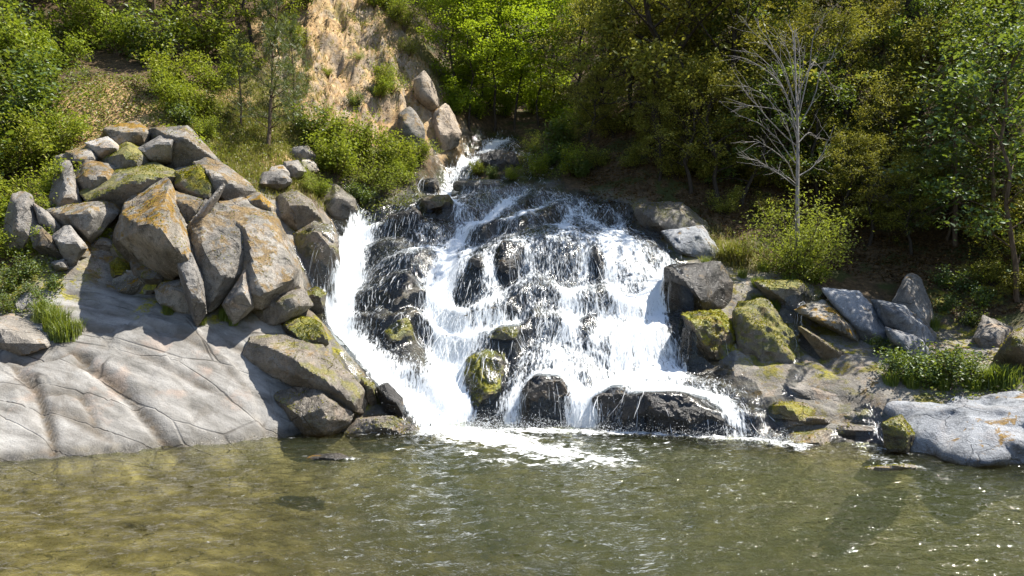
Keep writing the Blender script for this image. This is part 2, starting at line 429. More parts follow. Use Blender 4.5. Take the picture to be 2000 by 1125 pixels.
# regular sampling for quick look-ups
GX0, GX1, GY0, GY1, GD = -30.0, 30.0, -2.0, 62.0, .1
_gx = np.arange(GX0, GX1 + 1e-6, GD); _gy = np.arange(GY0, GY1 + 1e-6, GD)
_mx, _my = np.meshgrid(_gx, _gy)
_HG = height(_mx.ravel(), _my.ravel(), True).reshape(_mx.shape)
def bil(G, x, y, x0, y0, d):
    fx = np.clip((x - x0) / d, 0, G.shape[1] - 1.001); fy = np.clip((y - y0) / d, 0, G.shape[0] - 1.001)
    i = fx.astype(int); j = fy.astype(int); a = fx - i; b = fy - j
    return (G[j, i] * (1 - a) + G[j, i + 1] * a) * (1 - b) + (G[j + 1, i] * (1 - a) + G[j + 1, i + 1] * a) * b
def hq(x, y): return bil(_HG, np.atleast_1d(np.asarray(x, float)), np.atleast_1d(np.asarray(y, float)), GX0, GY0, GD)
def ground(px, py, y0=7.0): return ray_ground(px, py, hq, y0, 60.0)

def axis(fine0, fine1, d, lo, hi, grow=1.12, dmax=1.2, ghi=None):
    a = list(np.arange(fine0, fine1 + 1e-6, d)); s = d
    while a[-1] < hi: s = min(s * (ghi or grow), dmax); a.append(a[-1] + s)
    s = d
    while a[0] > lo: s = min(s * grow, dmax); a.insert(0, a[0] - s)
    return np.array(a)
tx = axis(-9.5, 10.0, .05, -60, 60); ty = axis(9.8, 19.6, .045, -25, 95, ghi=1.025)
X, Yg = np.meshgrid(tx, ty); xr = X.ravel(); yr = Yg.ravel()
zr = height(xr, yr)
nx, ny = len(tx), len(ty)
ii = (np.arange(ny - 1)[:, None] * nx + np.arange(nx - 1)[None]).ravel()
TF = np.stack([ii, ii + 1, ii + nx + 1, ii + nx], -1)
TV = np.c_[xr, yr, zr]
zg = zr.reshape(ny, nx)
gy_, gx_ = np.gradient(zg, ty, tx); slope = np.hypot(gx_, gy_).ravel()

crackw = np.zeros(len(xr))
for pts, dep, w, stp in _cr:
    jit = .05 * noise3(np.c_[xr, yr, np.zeros(len(xr))] * 3.3) + .02 * noise3(np.c_[xr, yr, np.zeros(len(xr))] * 11)
    d, _s = polydist(xr + jit, yr - jit, pts); crackw = np.maximum(crackw, np.exp(-(d / .045) ** 2) * min(1, dep / .11))

def blob(pts):
    """soft union of world-space spots, each (photo x, photo y, metres ahead, radius)"""
    m = np.zeros(len(xr))
    for px, py, Y, r in pts:
        c = at(px, py, Y); d = np.hypot(xr - c[0], yr - c[1]) / r
        m = np.maximum(m, sstep(1.25, .55, d))
    return m
wob = fbm(np.c_[xr, yr, zr] * .8, 4)
soil = blob([(640,60,24,2.0),(680,150,22.5,1.6),(700,60,25,1.7),(620,160,21.8,1.3),(680,230,21.3,1.2),(760,110,24.6,1.0),(180,200,17.6,1.2),(260,225,17.6,.9),(120,215,17.4,.8),
             (560,315,17.9,.7),(560,340,17.7,.5),(440,210,19.6,.8),(860,190,23.6,.9),(560,60,23.4,1.2),(600,130,22.2,1.2),(740,200,22.0,1.1),(790,150,23.8,1.1),(830,210,23.0,1.0),(850,240,22.6,.8),(620,210,20.8,.9),(720,260,21.2,.8)])
slabm = poly_mask(xr, yr, SLAB_POLY, .25)
fallm = poly_mask(xr, yr, FALLS_POLY, .6)
pile = poly_mask(xr, yr, xy((90,520,13.6),(60,430,14.5),(150,290,16.4),(380,270,17.0),(560,400,16.6),(620,560,14.6),(560,640,13.9),(300,600,13.6)), .3)
bank = poly_mask(xr, yr, xy((560,850,12.4),(600,620,14),(640,400,17.8),(900,340,21),(1250,400,18.6),(1420,520,16.8),(1600,560,15.6),(1800,600,15),(2100,650,13.5),(2200,850,10.5),(1700,880,11.3),(1000,860,12)), .5)
rockw = np.clip(np.maximum.reduce([slabm, fallm, bank * .9, pile]) + sstep(1.6, 2.4, slope) * .6, 0, 1)
wetw = np.clip(np.maximum(poly_mask(xr, yr, FALLS_POLY, .35), sstep(.22, .06, zr + .10 * wob) * .95), 0, 1)
wetw = np.maximum(wetw, poly_mask(xr, yr, xy((600,860,12.3),(620,700,13.6),(700,720,13.8),(850,850,12.6)), .3) * .7)
wetw = np.maximum(wetw, poly_mask(xr, yr, xy((1480,740,13.3),(1620,740,13.1),(1740,810,12.1),(1720,880,11.4),(1480,880,11.7)), .3) * .55)
grass = blob([(480,270,18.6,1.6),(430,250,18.6,1.2),(540,220,19.8,1.5),(500,330,17.8,.9),(780,60,25.5,1.4),(1430,500,16.6,1.0),(1880,735,12.6,1.1),(30,560,13.2,.6)])
mossw = blob([(600,600,14.2,.5),(620,640,14.0,.5),(650,700,13.5,.5),(690,760,13.1,.35),(1480,600,14.6,.7),(1500,660,14.0,.7),(1430,640,14.2,.5),(1580,690,13.6,.5),(1660,690,13.9,.45),(1590,600,15,.5),(1840,600,14.8,.8),(1880,640,14.4,.8),(1900,560,15.4,.8),(60,560,13.2,.9),(20,600,12.8,.6),(110,560,13.4,.4),(1340,470,17,.5),(300,640,13.3,.35),(430,630,13.6,.3),(1600,700,13.4,.5)])
wander = lambda a: np.clip(a + .5 * (a * (1 - a) * 4) * wob, 0, 1)
ter_me = mk_mesh('terrain', TV, TF, True, {'soil': wander(soil), 'rock': wander(rockw), 'wet': wander(wetw), 'grass': wander(grass),
                                           'slab': slabm, 'crack': crackw, 'moss': np.clip(mossw + 1.2 * mossw * (1 - mossw) * wob, 0, 1), 'bed': sstep(.02, -.06, zr)})
M = Mat('terrain_ground'); vec = M.n('TexCoord').outputs['Object']
lit = M.ramp(M.noise(vec, 7, 6, .7), [(.3, (.030, .020, .010)), (.5, (.075, .048, .022)), (.72, (.16, .105, .055))])
lit = M.mix(M.thr(M.noise(vec, 1.4, 5, .6), .5, .6), lit, (.045, .050, .012))
so = M.ramp(M.noise(vec, 3.2, 7, .68, .5), [(.28, (.19, .11, .048)), (.5, (.38, .245, .115)), (.72, (.56, .40, .21))])
gr = M.ramp(M.noise(vec, 9, 5, .7), [(.3, (.10, .10, .018)), (.5, (.19, .17, .045)), (.7, (.36, .28, .13))])
rk, rr, nb = rock_layers(M, vec, (.33, .31, .275), (.17, .155, .135), lich=.45, moss=.40, warm=.4)
mp = M.n('Mapping'); mp.inputs['Rotation'].default_value = (0, 0, math.radians(37)); mp.inputs['Scale'].default_value = (.6, 2.6, .9); M.l(vec, mp.inputs[0])
streak = M.noise(mp.outputs[0], 2.0, 7, .65, .3)
sl = M.ramp(streak, [(.30, (.085, .08, .072)), (.43, (.175, .167, .153)), (.54, (.25, .24, .224)), (.70, (.34, .33, .31))])
sl = M.mix(M.math('MULTIPLY', M.thr(M.noise(vec, .8, 7, .68, .7), .50, .60), .6), sl, (.135, .122, .105))
sl = M.mix(M.math('MULTIPLY', M.thr(M.noise(vec, 1.7, 4, .6, .2), .56, .7), .5), sl, (.33, .25, .20))
sl = M.mix(M.math('MULTIPLY', M.thr(M.noise(vec, 40, 3, .6), .56, .68), .4), sl, (.09, .085, .08))
c = M.mix(M.attr('grass'), lit, gr); c = M.mix(M.attr('soil'), c, so); c = M.mix(M.attr('rock'), c, rk); c = M.mix(M.attr('slab'), c, sl)
wetc = M.ramp(M.noise(vec, 5, 5, .6), [(.3, (.018, .016, .013)), (.55, (.05, .043, .03)), (.75, (.10, .08, .045))])
c = M.mix(M.math('MULTIPLY', M.attr('wet'), .88), c, wetc)
c = M.mix(M.math('MULTIPLY', M.attr('crack'), .8), c, M.ramp(M.noise(vec, 8, 4, .6), [(.35, (.035, .026, .016)), (.65, (.10, .065, .03))]))
c = M.mix(M.math('MULTIPLY', M.attr('moss'), M.thr(M.noise(vec, 3.5, 5, .7), .50, .60)), c, M.ramp(M.noise(vec, 26, 3, .6), [(.3, (.10, .095, .012)), (.65, (.30, .26, .025))]))
bedc = M.ramp(M.noise(vec, 1.6, 7, .7, .4), [(.3, (.05, .041, .023)), (.46, (.135, .11, .06)), (.6, (.25, .205, .115)), (.76, (.38, .325, .21))])
vb = M.n('TexVoronoi'); vb.inputs['Scale'].default_value = 2.6; M.l(vec, vb.inputs['Vector'])
bedc = M.mix(M.math('MULTIPLY', M.thr(vb.outputs[0], .35, .75), .6), bedc, (.05, .04, .015))
c = M.mix(M.attr('bed'), c, bedc)
wr = M.n('Mix'); M.l(M.attr('wet'), wr.inputs[0]); wr.inputs[2].default_value = .88; M.l(M.ramp(M.noise(vec, 14, 3), [(.3, (.12,) * 3), (.7, (.4,) * 3)]), wr.inputs[3])
hb = M.math('ADD', M.math('MULTIPLY', streak, .5), M.noise(vec, 6, 6, .72)); hb = M.math('ADD', hb, M.math('MULTIPLY', M.attr('soil'), M.math('MULTIPLY', M.noise(vec, 2.2, 6, .7, .4), 1.6)))
vj = M.n('TexVoronoi', feature='DISTANCE_TO_EDGE'); vj.inputs['Scale'].default_value = .9
M.l(M.mix(.10, mp.outputs[0], M.n('TexNoise').outputs[1]), vj.inputs['Vector'])
joint = M.math('MULTIPLY', M.math('SUBTRACT', 1.0, M.thr(vj.outputs[0], .0, .022)), M.attr('slab'))
c = M.mix(M.math('MULTIPLY', joint, M.math('MULTIPLY', M.thr(M.noise(vec, 1.7, 3, .5), .42, .58), .75)), c, (.05, .043, .035))
hb = M.math('SUBTRACT', hb, M.math('MULTIPLY', joint, .5))
bd = M.n('Bump'); bd.inputs['Strength'].default_value = .8; M.l(hb, bd.inputs['Height']); M.l(M.math('SUBTRACT', .07, M.math('MULTIPLY', M.attr('slab'), .045)), bd.inputs['Distance'])
nb2 = M.bump(M.noise(vec, 38, 5, .75), .75, .014, bd.outputs[0])
TER_MAT = M.surf(M.principled(c, wr.outputs[0], nb2, .3))
terrain = tag(link('terrain', ter_me, TER_MAT), 'rocky creek valley ground with bare slab, soil and leaf litter', 'terrain', kind='structure')

# ------------------------------------------------------------------ pool
wx = axis(-9, 10, .055, -16, 16); wy = axis(5.8, 13.6, .045, 1.5, 14.0)
X, Yg = np.meshgrid(wx, wy); a = X.ravel(); b = Yg.ravel()
foot = at(960, 862, 12.0)
dfoot = np.hypot((a - foot[0]) * .8, b - foot[1])
near = np.exp(-dfoot / 2.2)
wz = (.03 + .035 * near) * fbm(np.c_[a * .9, b * 1.5, np.zeros(len(a))] + 3, 3, .6)
wz += (.045 + .03 * near) * fbm(np.c_[a * 1.5, b * 3.2, np.zeros(len(a)) + 8], 4, .6, ridged=True)
wz += (.005 + .008 * near) * noise3(np.c_[a * 9, b * 13, np.zeros(len(a))])
hw = hq(a, b)
# white water: plunge of the main chute and a line along the foot of the ledges
def seg(px1, py1, px2, py2, w):
    p = at(px1, py1, 3600 / (py1 - HOR)); q = at(px2, py2, 3600 / (py2 - HOR)); d, s = polydist(a, b, [p[:2], q[:2]]); return np.exp(-(d / w) ** 2)
fo = np.maximum.reduce([seg(850, 843, 1000, 866, .60) * 1.15, seg(980, 866, 1080, 890, .65) * .92, seg(1060, 888, 1190, 905, .55) * .78, seg(950, 905, 1120, 915, .22) * .6, seg(930, 842, 1280, 850, .28) * .9, seg(1280, 850, 1420, 860, .2) * .8,
                        seg(1420, 860, 1570, 870, .16) * .75, seg(1490, 866, 1560, 872, .28) * .85, seg(720, 848, 880, 848, .25) * .8, seg(1690, 872, 1750, 885, .3) * .62, seg(1560, 872, 1740, 900, .35) * .42, seg(1730, 908, 1800, 915, .12) * .62, seg(590, 895, 690, 900, .15) * .5,
                        .46 * np.exp(-(np.hypot((a - foot[0] - .8) * .55, b - foot[1] + .5) / 1.5) ** 2)])
wz += .09 * np.clip(fo - .4, 0, 1) * (fbm(np.c_[a * 4, b * 5, np.zeros(len(a))], 3, .6) + .3)
pool_me = mk_mesh('pool_water', np.c_[a, b, wz], (lambda nx, ny: (lambda i: np.stack([i, i + 1, i + nx + 1, i + nx], -1))((np.arange(ny - 1)[:, None] * nx + np.arange(nx - 1)[None]).ravel()))(len(wx), len(wy)), True,
                  {'foam': fo, 'depth': np.clip(-hw, 0, 3)})
M = Mat('pool_water'); vec = M.n('TexCoord').outputs['Object']
mp = M.n('Mapping'); mp.inputs['Scale'].default_value = (1, 1.7, 1); M.l(vec, mp.inputs[0])
h1 = M.noise(mp.outputs[0], 3.0, 4, .6, .6)
nb = M.bump(h1, .8, .09); nb = M.bump(M.noise(mp.outputs[0], 12, 3, .55), .28, .018, nb)
fr = M.n('Fresnel'); fr.inputs[0].default_value = 1.33; M.l(nb, fr.inputs['Normal'])
gl = M.n('BsdfGlossy'); gl.inputs['Roughness'].default_value = .06; M.l(nb, gl.inputs['Normal'])
trn = M.n('BsdfTransparent'); trn.inputs[0].default_value = (.84, .86, .68, 1)
dif = M.n('BsdfDiffuse'); dif.inputs[0].default_value = (.046, .052, .024, 1)
mur = M.n('MixShader'); M.l(M.ramp(M.math('MULTIPLY', M.attr('depth'), .7), [(0, (.0,) * 3), (.25, (.10,) * 3), (.75, (.60,) * 3)]), mur.inputs[0]); M.l(trn.outputs[0], mur.inputs[1]); M.l(dif.outputs[0], mur.inputs[2])
w1 = M.n('MixShader'); M.l(fr.outputs[0], w1.inputs[0]); M.l(mur.outputs[0], w1.inputs[1]); M.l(gl.outputs[0], w1.inputs[2])
fm_ = M.math('ADD', M.attr('foam'), M.math('MULTIPLY', M.math('SUBTRACT', M.noise(mp.outputs[0], 4.2, 8, .78, 1.0), .5), 3.6))
fmask = M.thr(fm_, .50, 1.15)
fd = M.n('BsdfDiffuse'); fd.inputs[0].default_value = (.86, .88, .88, 1)
w2 = M.n('MixShader'); M.l(fmask, w2.inputs[0]); M.l(w1.outputs[0], w2.inputs[1]); M.l(fd.outputs[0], w2.inputs[2])
pool = tag(link('pool_water', pool_me, M.surf(w2.outputs[0])), 'clear green brown pool rippling below the falls', 'water', kind='structure')
# ------------------------------------------------------------------ boulders
def ico(sub):
    bm = bmesh.new(); bmesh.ops.create_icosphere(bm, subdivisions=sub, radius=1)
    V = np.array([v.co[:] for v in bm.verts]); F = np.array([[v.index for v in f.verts] for f in bm.faces]); bm.free()
    return V / np.linalg.norm(V, axis=1)[:, None], F
ICO = {s: ico(s) for s in (4, 5, 6)}
ROCKS = []
def nrm_rows(a): return a / np.linalg.norm(a, axis=1)[:, None]
C5 = lambda x, y: (x / 2.446, 200 + y / 2.446)
C6 = lambda x, y: (x / 2.381, 500 + y / 2.381)
C7 = lambda x, y: (600 + x / 1.874, 340 + y / 1.874)
C8 = lambda x, y: (1200 + x / 1.94, 360 + y / 1.94)
C0 = lambda x, y: (x, y)

def boulder(label, conv, outline, Y, thick, mat, name='boulder', front=(), sub=5, p=260, amp=.024, seed=0, lean=0.0, group=None, sink=0.0, bulge=.55, extra=(), grow=None, auto=False, chips=9, scallop=0.0, off=.40):
    """rock body: flat facets through the given outline, rounded edges, uneven skin.
    outline: (u, v[, dY]) on the photograph, the rim stands at Y + dY; lean pushes the top of the rim back."""
    rg = np.random.default_rng(seed + len(ROCKS) * 13 + 5)
    O = [(conv(q[0], q[1]), q[2] if len(q) > 2 else 0.0) for q in outline]
    pys = [q[0][1] for q in O]; top, bot = min(pys), max(pys)
    cx = np.mean([q[0][0] for q in O]); cyy = np.mean(pys)
    if auto: Y = ground(cx, bot - (bot - top) * .25)[1] - thick * off
    P = []
    for (px, py), dy in O:
        lift = lean * (bot - py) / (bot - top + 1e-6)
        P.append(at(px, py, Y + thick * (.30 + rg.uniform(-.10, .10)) + dy + lift))
        P.append(at(cx + (px - cx) * .8, cyy + (py - cyy) * .8 + sink, Y + thick * rg.uniform(.85, 1.1) + lift))
    if not front:
        a0 = rg.uniform(0, 6.28)
        for k in range(4):
            (px, py), dy = O[int(len(O) * (k + rg.random()) / 4) % len(O)]; q = bulge * rg.uniform(.6, 1.25)
            fy = cyy + (py - cyy) * q; lift = lean * (bot - fy) / (bot - top + 1e-6)
            P.append(at(cx + (px - cx) * q, fy, Y + dy * .5 + lift * .8 + rg.uniform(-.12, .12) * thick))
    for q in front: u = conv(q[0], q[1]); P.append(at(u[0], u[1], Y + q[2]))
    for q in extra: P.append(np.array(q, float))
    bm = bmesh.new()
    for q in P: bm.verts.new(q)
    r = bmesh.ops.convex_hull(bm, input=bm.verts[:])
    bmesh.ops.delete(bm, geom=[v for v in bm.verts if not v.link_faces], context='VERTS')
    bmesh.ops.dissolve_limit(bm, angle_limit=math.radians(13), verts=bm.verts[:], edges=bm.edges[:])
    c = np.mean([v.co[:] for v in bm.verts], axis=0)
    bm.normal_update()
    N = np.array([f.normal[:] for f in bm.faces]); D = np.array([f.normal.dot(f.calc_center_median()) for f in bm.faces]) - N @ c
    if (D < 0).any(): N[D < 0] *= -1; D = np.abs(D)
    bm.free()
    D = np.maximum(D, .02)
    Pc = np.array(P) - c
    cn = nrm_rows(rg.normal(size=(chips, 3))); sup = (Pc @ cn.T).max(0)
    N = np.vstack([N, cn]); D = np.r_[D, np.maximum(sup * rg.uniform(.72, .97, chips), .02)]
    dirs, F = ICO[sub]
    # one smoothing of plane distances keeps edges slightly worn
    inv = np.maximum(dirs @ N.T, 0) / D[None]; im = inv.max(1)
    rad = ((inv / im[:, None]) ** p).sum(1) ** (-1 / p) / im
    size = np.median(rad)
    rad = rad * (grow or (1.0 if conv is C7 else 1.46 if conv is C5 else 1.15))
    V = dirs * rad[:, None]
    wv = V + c + seed * .0
    low = fbm(wv * (1.1 / max(size, .15)), 3, .5); mid = fbm(wv * (3.2 / max(size, .15)), 4, .55, ridged=True); hi = noise3(wv * 16)
    st_ = fbm(wv * (2.0 / max(size, .15)) + 5, 2, .5); st_ = (np.floor(st_ * 5) + sstep(.35, .65, (st_ * 5) % 1.0)) / 5
    disp = size * .06 * st_ + size * amp * (.8 * low + 1.6 * (mid - .35)) + .006 * hi + .012 * noise3(wv * 7)
    if scallop: disp = disp + size * scallop * (fbm(wv * (1.25 / max(size, .15)) + 9, 2, .5, ridged=True) - .45)
    V = V * (1 + (disp / rad))[:, None]
    me = mk_mesh(name, V, F, True)
    if p > 100: me.set_sharp_from_angle(angle=math.radians(24))
    o = link(name, me, mat, loc=tuple(c)); tag(o, label, 'boulder' if name == 'boulder' else name.split('_')[-1], group)
    ROCKS.append((o, V + c, F))
    return o

L = ROCK_LICHEN; Pm = ROCK_PALE; Mo = ROCK_MOSSY; Wt = ROCK_WET; WM = ROCK_WETMOSS; G = ROCK_GREY; Br = ROCK_BROWN
# pile on the bank, left of the falls
boulder('huge grey boulder with a deeply shaded undercut face and lichen crown', C5, [(560,610,.25),(600,500,.7),(700,390,1.0),(795,372,.9),(860,520,.6),(935,690,.4),(925,770,.2),(850,850,.7),(740,930,1.5),(620,905,1.6),(545,780,1.4)], 13.1, 1.7, L, sub=6,
        front=[(600,590,.1),(765,595,-.25),(872,772,-.2),(800,480,.35)], amp=.025, seed=1, chips=3, grow=1.08)
boulder('speckled grey boulder wedged between two larger ones, its base narrow', C5, [(925,600),(985,500,.3),(1110,545,.2),(1170,640),(1165,790),(1090,900),(965,1015),(930,860),(905,700)], 13.2, 1.3, L, sub=6, lean=.5, grow=1.2, seed=2, amp=.03)
boulder('massive smooth grey boulder with pinkish lower face beside the falls', C5, [(1030,470,.6),(1180,495,.5),(1310,555,.5),(1365,660,.3),(1410,780,.3),(1425,880,.4),(1300,915),(1205,950,.0),(1160,800,.1),(1140,620,.2)], 13.5, 1.9, L, sub=6, lean=.5,
        front=[(1215,930,-.05),(1350,780,.05),(1230,640,.15)], bulge=.5, grow=1.2, seed=3, amp=.022)
boulder('small pink block under the smooth boulder', C5, [(1090,955),(1165,835),(1198,880),(1195,965),(1125,1030)], 13.25, .8, Pm, seed=4)
boulder('broken pale wedge with fresh white fracture faces', C5, [(865,800),(920,770),(965,870),(975,960),(935,1025),(900,930)], 12.95, .8, Pm, seed=5, amp=.05)
boulder('dark brown wedge lying under the huge boulder', C5, [(770,910),(850,850),(900,930),(930,1015),(860,1000),(780,960)], 13.3, .8, L, seed=6)
boulder('dark slanting boulder on top of the pile with orange lichen rim', C5, [(950,325),(1015,300),(1080,325),(1165,390),(1195,440),(1150,485),(1060,450),(1000,370)], 14.9, 1.2, L, seed=7, lean=.3)
boulder('small angular dark block beside the mossy ledge above the smooth boulder', C5, [(1180,460),(1240,447),(1292,500),(1285,545),(1200,520)], 14.9, .9, L, seed=8)
boulder('rounded mossy boulder behind the leafy sapling', C5, [(865,350),(950,328),(1008,395),(1000,455),(910,450),(865,400)], 14.7, 1.0, Mo, seed=9)
boulder('tilted grey slab standing on edge between boulders', C5, [(885,605),(985,480),(1045,415),(1050,440),(1000,545),(945,610)], 14.0, .8, Pm, seed=10)
boulder('lichen spotted block leaning on the tilted slab', C5, [(835,445),(950,480),(935,560),(890,570),(845,500)], 14.2, .9, L, seed=11)
boulder('round pale boulder ringed by orange moss', C5, [(368,375),(425,308),(530,325),(562,400),(500,445),(395,435)], 14.9, 1.2, L, seed=12, lean=.2)
boulder('broad mossy boulder with orange brown crown', C5, [(540,345),(700,325),(795,375),(720,430),(600,520),(455,500),(430,445)], 14.4, 1.6, Mo, sub=6, lean=.6, seed=13)
boulder('pale angular block near the top of the pile', C5, [(435,205),(510,183),(572,230),(515,272),(470,258)], 15.7, .8, Pm, seed=14)
boulder('lens shaped mossy rock near the top of the pile', C5, [(515,280),(610,213),(690,258),(705,312),(570,325)], 15.4, 1.0, Mo, seed=15, lean=.2)
boulder('low grey rock over a dark gap', C5, [(338,245),(420,233),(460,280),(410,305),(340,295)], 15.6, .9, L, seed=16)
boulder('cracked grey slab under the bare earth bank', C5, [(515,140),(640,108),(695,150),(675,210),(560,205)], 16.1, 1.0, L, seed=17, lean=.3)
boulder('smooth tan boulder with a rounded hollow', C5, [(685,225),(760,180),(820,185),(805,270),(740,285),(700,260)], 15.6, 1.0, Pm, seed=18)
boulder('wide domed boulder crowning the pile', C5, [(760,140),(880,138),(960,215),(1025,300),(930,340),(820,300),(770,220)], 15.7, 1.4, L, sub=6, seed=19, lean=.4)
boulder('tall pale slab upright among leaves', C5, [(258,440),(285,345),(325,300),(352,395),(375,480),(290,525)], 14.6, .8, Pm, seed=20, lean=.3)
boulder('stained ledge block with a dark vertical recess', C5, [(275,530),(425,500),(545,500),(500,590),(425,665),(375,610),(300,585)], 14.2, 1.2, L, seed=21)
boulder('far pale upright slab half hidden by leaves', C5, [(40,580),(68,482),(130,462),(165,600),(100,705),(38,690)], 13.9, .7, Pm, seed=22, lean=.3)
boulder('thin leaning brown slab in the leaves', C5, [(165,640),(195,612),(250,660),(312,752),(245,745),(180,690)], 13.7, .6, L, seed=23)
boulder('small pale pointed block below the leaning slab', C5, [(268,655),(325,608),(392,690),(330,772),(295,715)], 13.6, .6, Pm, seed=24)
boulder('short tan slab tilted behind the pointed block', C5, [(175,505),(225,535),(272,590),(255,640),(205,600)], 14.0, .5, Pm, seed=25)
boulder('tiny pale block at the edge of the mossy ground', C5, [(255,770),(300,755),(318,790),(270,800)], 13.45, .4, Pm, sub=4, seed=26)
boulder('pale rounded rock half buried in moss and grass', C5, [(60,960),(130,925),(185,960),(180,1005),(100,1010)], 12.9, .6, Pm, seed=27)
boulder('flat grey boulder at the edge of the bare slab', C6, [(-40,300),(60,280),(150,320),(225,410),(120,450),(20,455),(-60,430)], 11.9, 1.0, Pm, seed=28, auto=True, lean=.6, amp=.02)
# wedged blocks that fill the gaps of the pile
_done = list(ROCKS)
_fill = [(x, y) for y in range(275, 620, 42) for x in range(70 + (y // 42 % 2) * 24, 600, 50)]
PILE = [(95,520),(70,440),(140,310),(195,270),(330,270),(390,330),(430,400),(500,470),(580,570),(560,610),(480,620),(400,640),(310,610),(240,590)]
def in_poly(x, y, P):
    c = False
    for (x0, y0), (x1, y1) in zip(P, P[1:] + P[:1]):
        if (y0 > y) != (y1 > y) and x < (x1 - x0) * (y - y0) / (y1 - y0) + x0: c = not c
    return c
_cen = []
for o, v, f in _done:
    q = v.mean(0); _cen.append((q[0] / q[1] * FPX + 1000, HOR - (q[2] - CAMZ) / q[1] * FPX, v[:, 1].min(), q[1], o['label']))
_fr = np.random.default_rng(3)
for x, y in _fill:
    x += _fr.uniform(-14, 14); y += _fr.uniform(-12, 12)
    if not in_poly(x, y, PILE): continue
    near_ = sorted(_cen, key=lambda q: (q[0] - x) ** 2 + (q[1] - y) ** 2)[:3]
    Yf = np.mean([.4 * q[2] + .6 * q[3] for q in near_]) + .25
    w = _fr.uniform(30, 48); h = _fr.uniform(24, 40); a0 = _fr.uniform(0, 6.28)
    ol = [(x + w * math.cos(t) * _fr.uniform(.7, 1.15), y + h * math.sin(t) * _fr.uniform(.7, 1.15)) for t in (a0 + np.arange(6) * 1.047)]
    boulder('wedged angular block behind the ' + ' '.join(near_[0][4].split()[:6]), C0, ol, Yf, .9, _fr.choice([ROCK_LICHEN, ROCK_LICHEN, ROCK_MOSSY, ROCK_PALE]), sub=4, seed=200, lean=_fr.uniform(0, .4), chips=5, group='blocks wedged in the boulder pile')
# stones along the top of the grassy slope
for i, (u, v, w) in enumerate([(1310,370,70),(1330,340,45),(1395,320,50),(1440,250,55),(1470,310,40)]):
    boulder(['tan stone on the dry grass slope', 'small tan stone at the foot of the grass slope', 'tan stone beside the leafy shrub on the grass slope', 'grey stone high on the grass slope edge', 'little grey stone under the leafy shrub'][i],
            C5, [(u - w, v + 22), (u - w * .5, v - 25), (u + w * .4, v - 30), (u + w, v + 10), (u + w * .3, v + 40)], 17.0 + .1 * i, .6, Pm, sub=4, seed=30 + i, auto=True)
# dark damp boulders between pile and falls
boulder('dark damp boulder with lichen beside the upper falls', C5, [(1290,480),(1400,420),(1480,470),(1530,560),(1440,620),(1340,590)], 16.0, 1.4, Br, seed=36, auto=True, grow=1.12, lean=.3)
boulder('smooth brown boulder at the lip of the falls', C5, [(1480,450),(1600,385),(1690,460),(1700,540),(1560,560)], 16.9, 1.4, Br, seed=37, auto=True, grow=1.12, lean=.3)
boulder('shaded wet boulder beside the upper chute', C5, [(1380,640),(1500,580),(1620,620),(1640,720),(1560,860),(1440,860),(1390,760)], 15.2, 1.3, Br, seed=38, auto=True, grow=1.12, lean=.5)
# mossy ledges on the left edge of the falls
boulder('pale sloping rock above the mossy ledges', C6, [(1160,250),(1230,190),(1400,160),(1440,230),(1330,310),(1220,330)], 13.7, 1.0, Br, seed=40, auto=True, lean=.4)
boulder('yellow mossed hump on the edge of the chute', C6, [(1310,320),(1430,285),(1500,330),(1530,410),(1420,420),(1340,380)], 13.8, .9, WM, seed=41, auto=True, lean=.2)
boulder('moss covered rock at the top of the chute edge', C6, [(1370,210),(1470,150),(1510,180),(1500,270),(1420,280)], 14.2, .8, WM, seed=42, auto=True)
boulder('long overhanging ledge with mossy back and black underside', C6, [(1105,400),(1200,385),(1360,385),(1490,425),(1560,545),(1690,640),(1695,725),(1560,660),(1390,590),(1290,570),(1180,500)], 13.1, 1.3, Br, sub=6, seed=43, auto=True, lean=.5)
boulder('brown block at the waterline with a black undercut', C6, [(1255,650),(1470,615),(1560,680),(1645,750),(1560,800),(1515,850),(1380,835),(1340,760)], 12.5, 1.0, Br, sub=6, seed=44, auto=True, lean=.3)
boulder('wet black rock in the splash of the main chute', C6, [(1755,620),(1800,590),(1865,660),(1880,760),(1800,740)], 13.0, .7, Wt, seed=45, auto=True)
boulder('narrow mossy fin beside the black wet rock', C6, [(1680,560),(1740,600),(1755,690),(1720,700),(1690,640)], 13.2, .6, WM, seed=46, auto=True)
boulder('dripping rubble at the foot of the mossy ledge', C6, [(1600,840),(1680,760),(1820,750),(1935,800),(1930,835),(1760,840)], 12.75, .7, Br, seed=47, auto=True, amp=.08)
# rocks standing in the falls
boulder('black dripping rock splitting the main chute', C7, [(245,440),(295,345),(390,328),(425,390),(400,500),(265,535)], 15.4, 1.1, Wt, seed=50, grow=.75, lean=.4, amp=.06)
boulder('rounded green mossy rock in the middle of the white water', C7, [(280,575),(330,520),(392,530),(395,630),(350,662),(292,625)], 14.7, .9, WM, seed=51, auto=True, off=.16, lean=.2)
boulder('tall black rock standing in the upper falls', C7, [(668,320),(715,245),(800,252),(805,340),(775,460),(690,460)], 15.9, 1.0, Wt, seed=52, auto=True, off=.04, lean=.25, amp=.05)
boulder('low mossy rock between the two curtains', C7, [(652,605),(700,560),(785,555),(780,610),(720,635)], 14.9, .8, WM, seed=53, auto=True, off=.16)
boulder('tall mossy wet pillar beside the main chute', C7, [(560,690),(640,640),(725,640),(728,780),(712,905),(665,935),(600,840)], 13.7, 1.1, WM, sub=6, seed=54, auto=True, off=.16, lean=.5, amp=.06)
boulder('smooth dark rock with thin water film', C7, [(1000,290),(1060,228),(1115,330),(1108,420),(1072,475),(1012,395)], 16.0, .8, Wt, seed=55, auto=True, off=-.12, grow=.8, lean=.4)
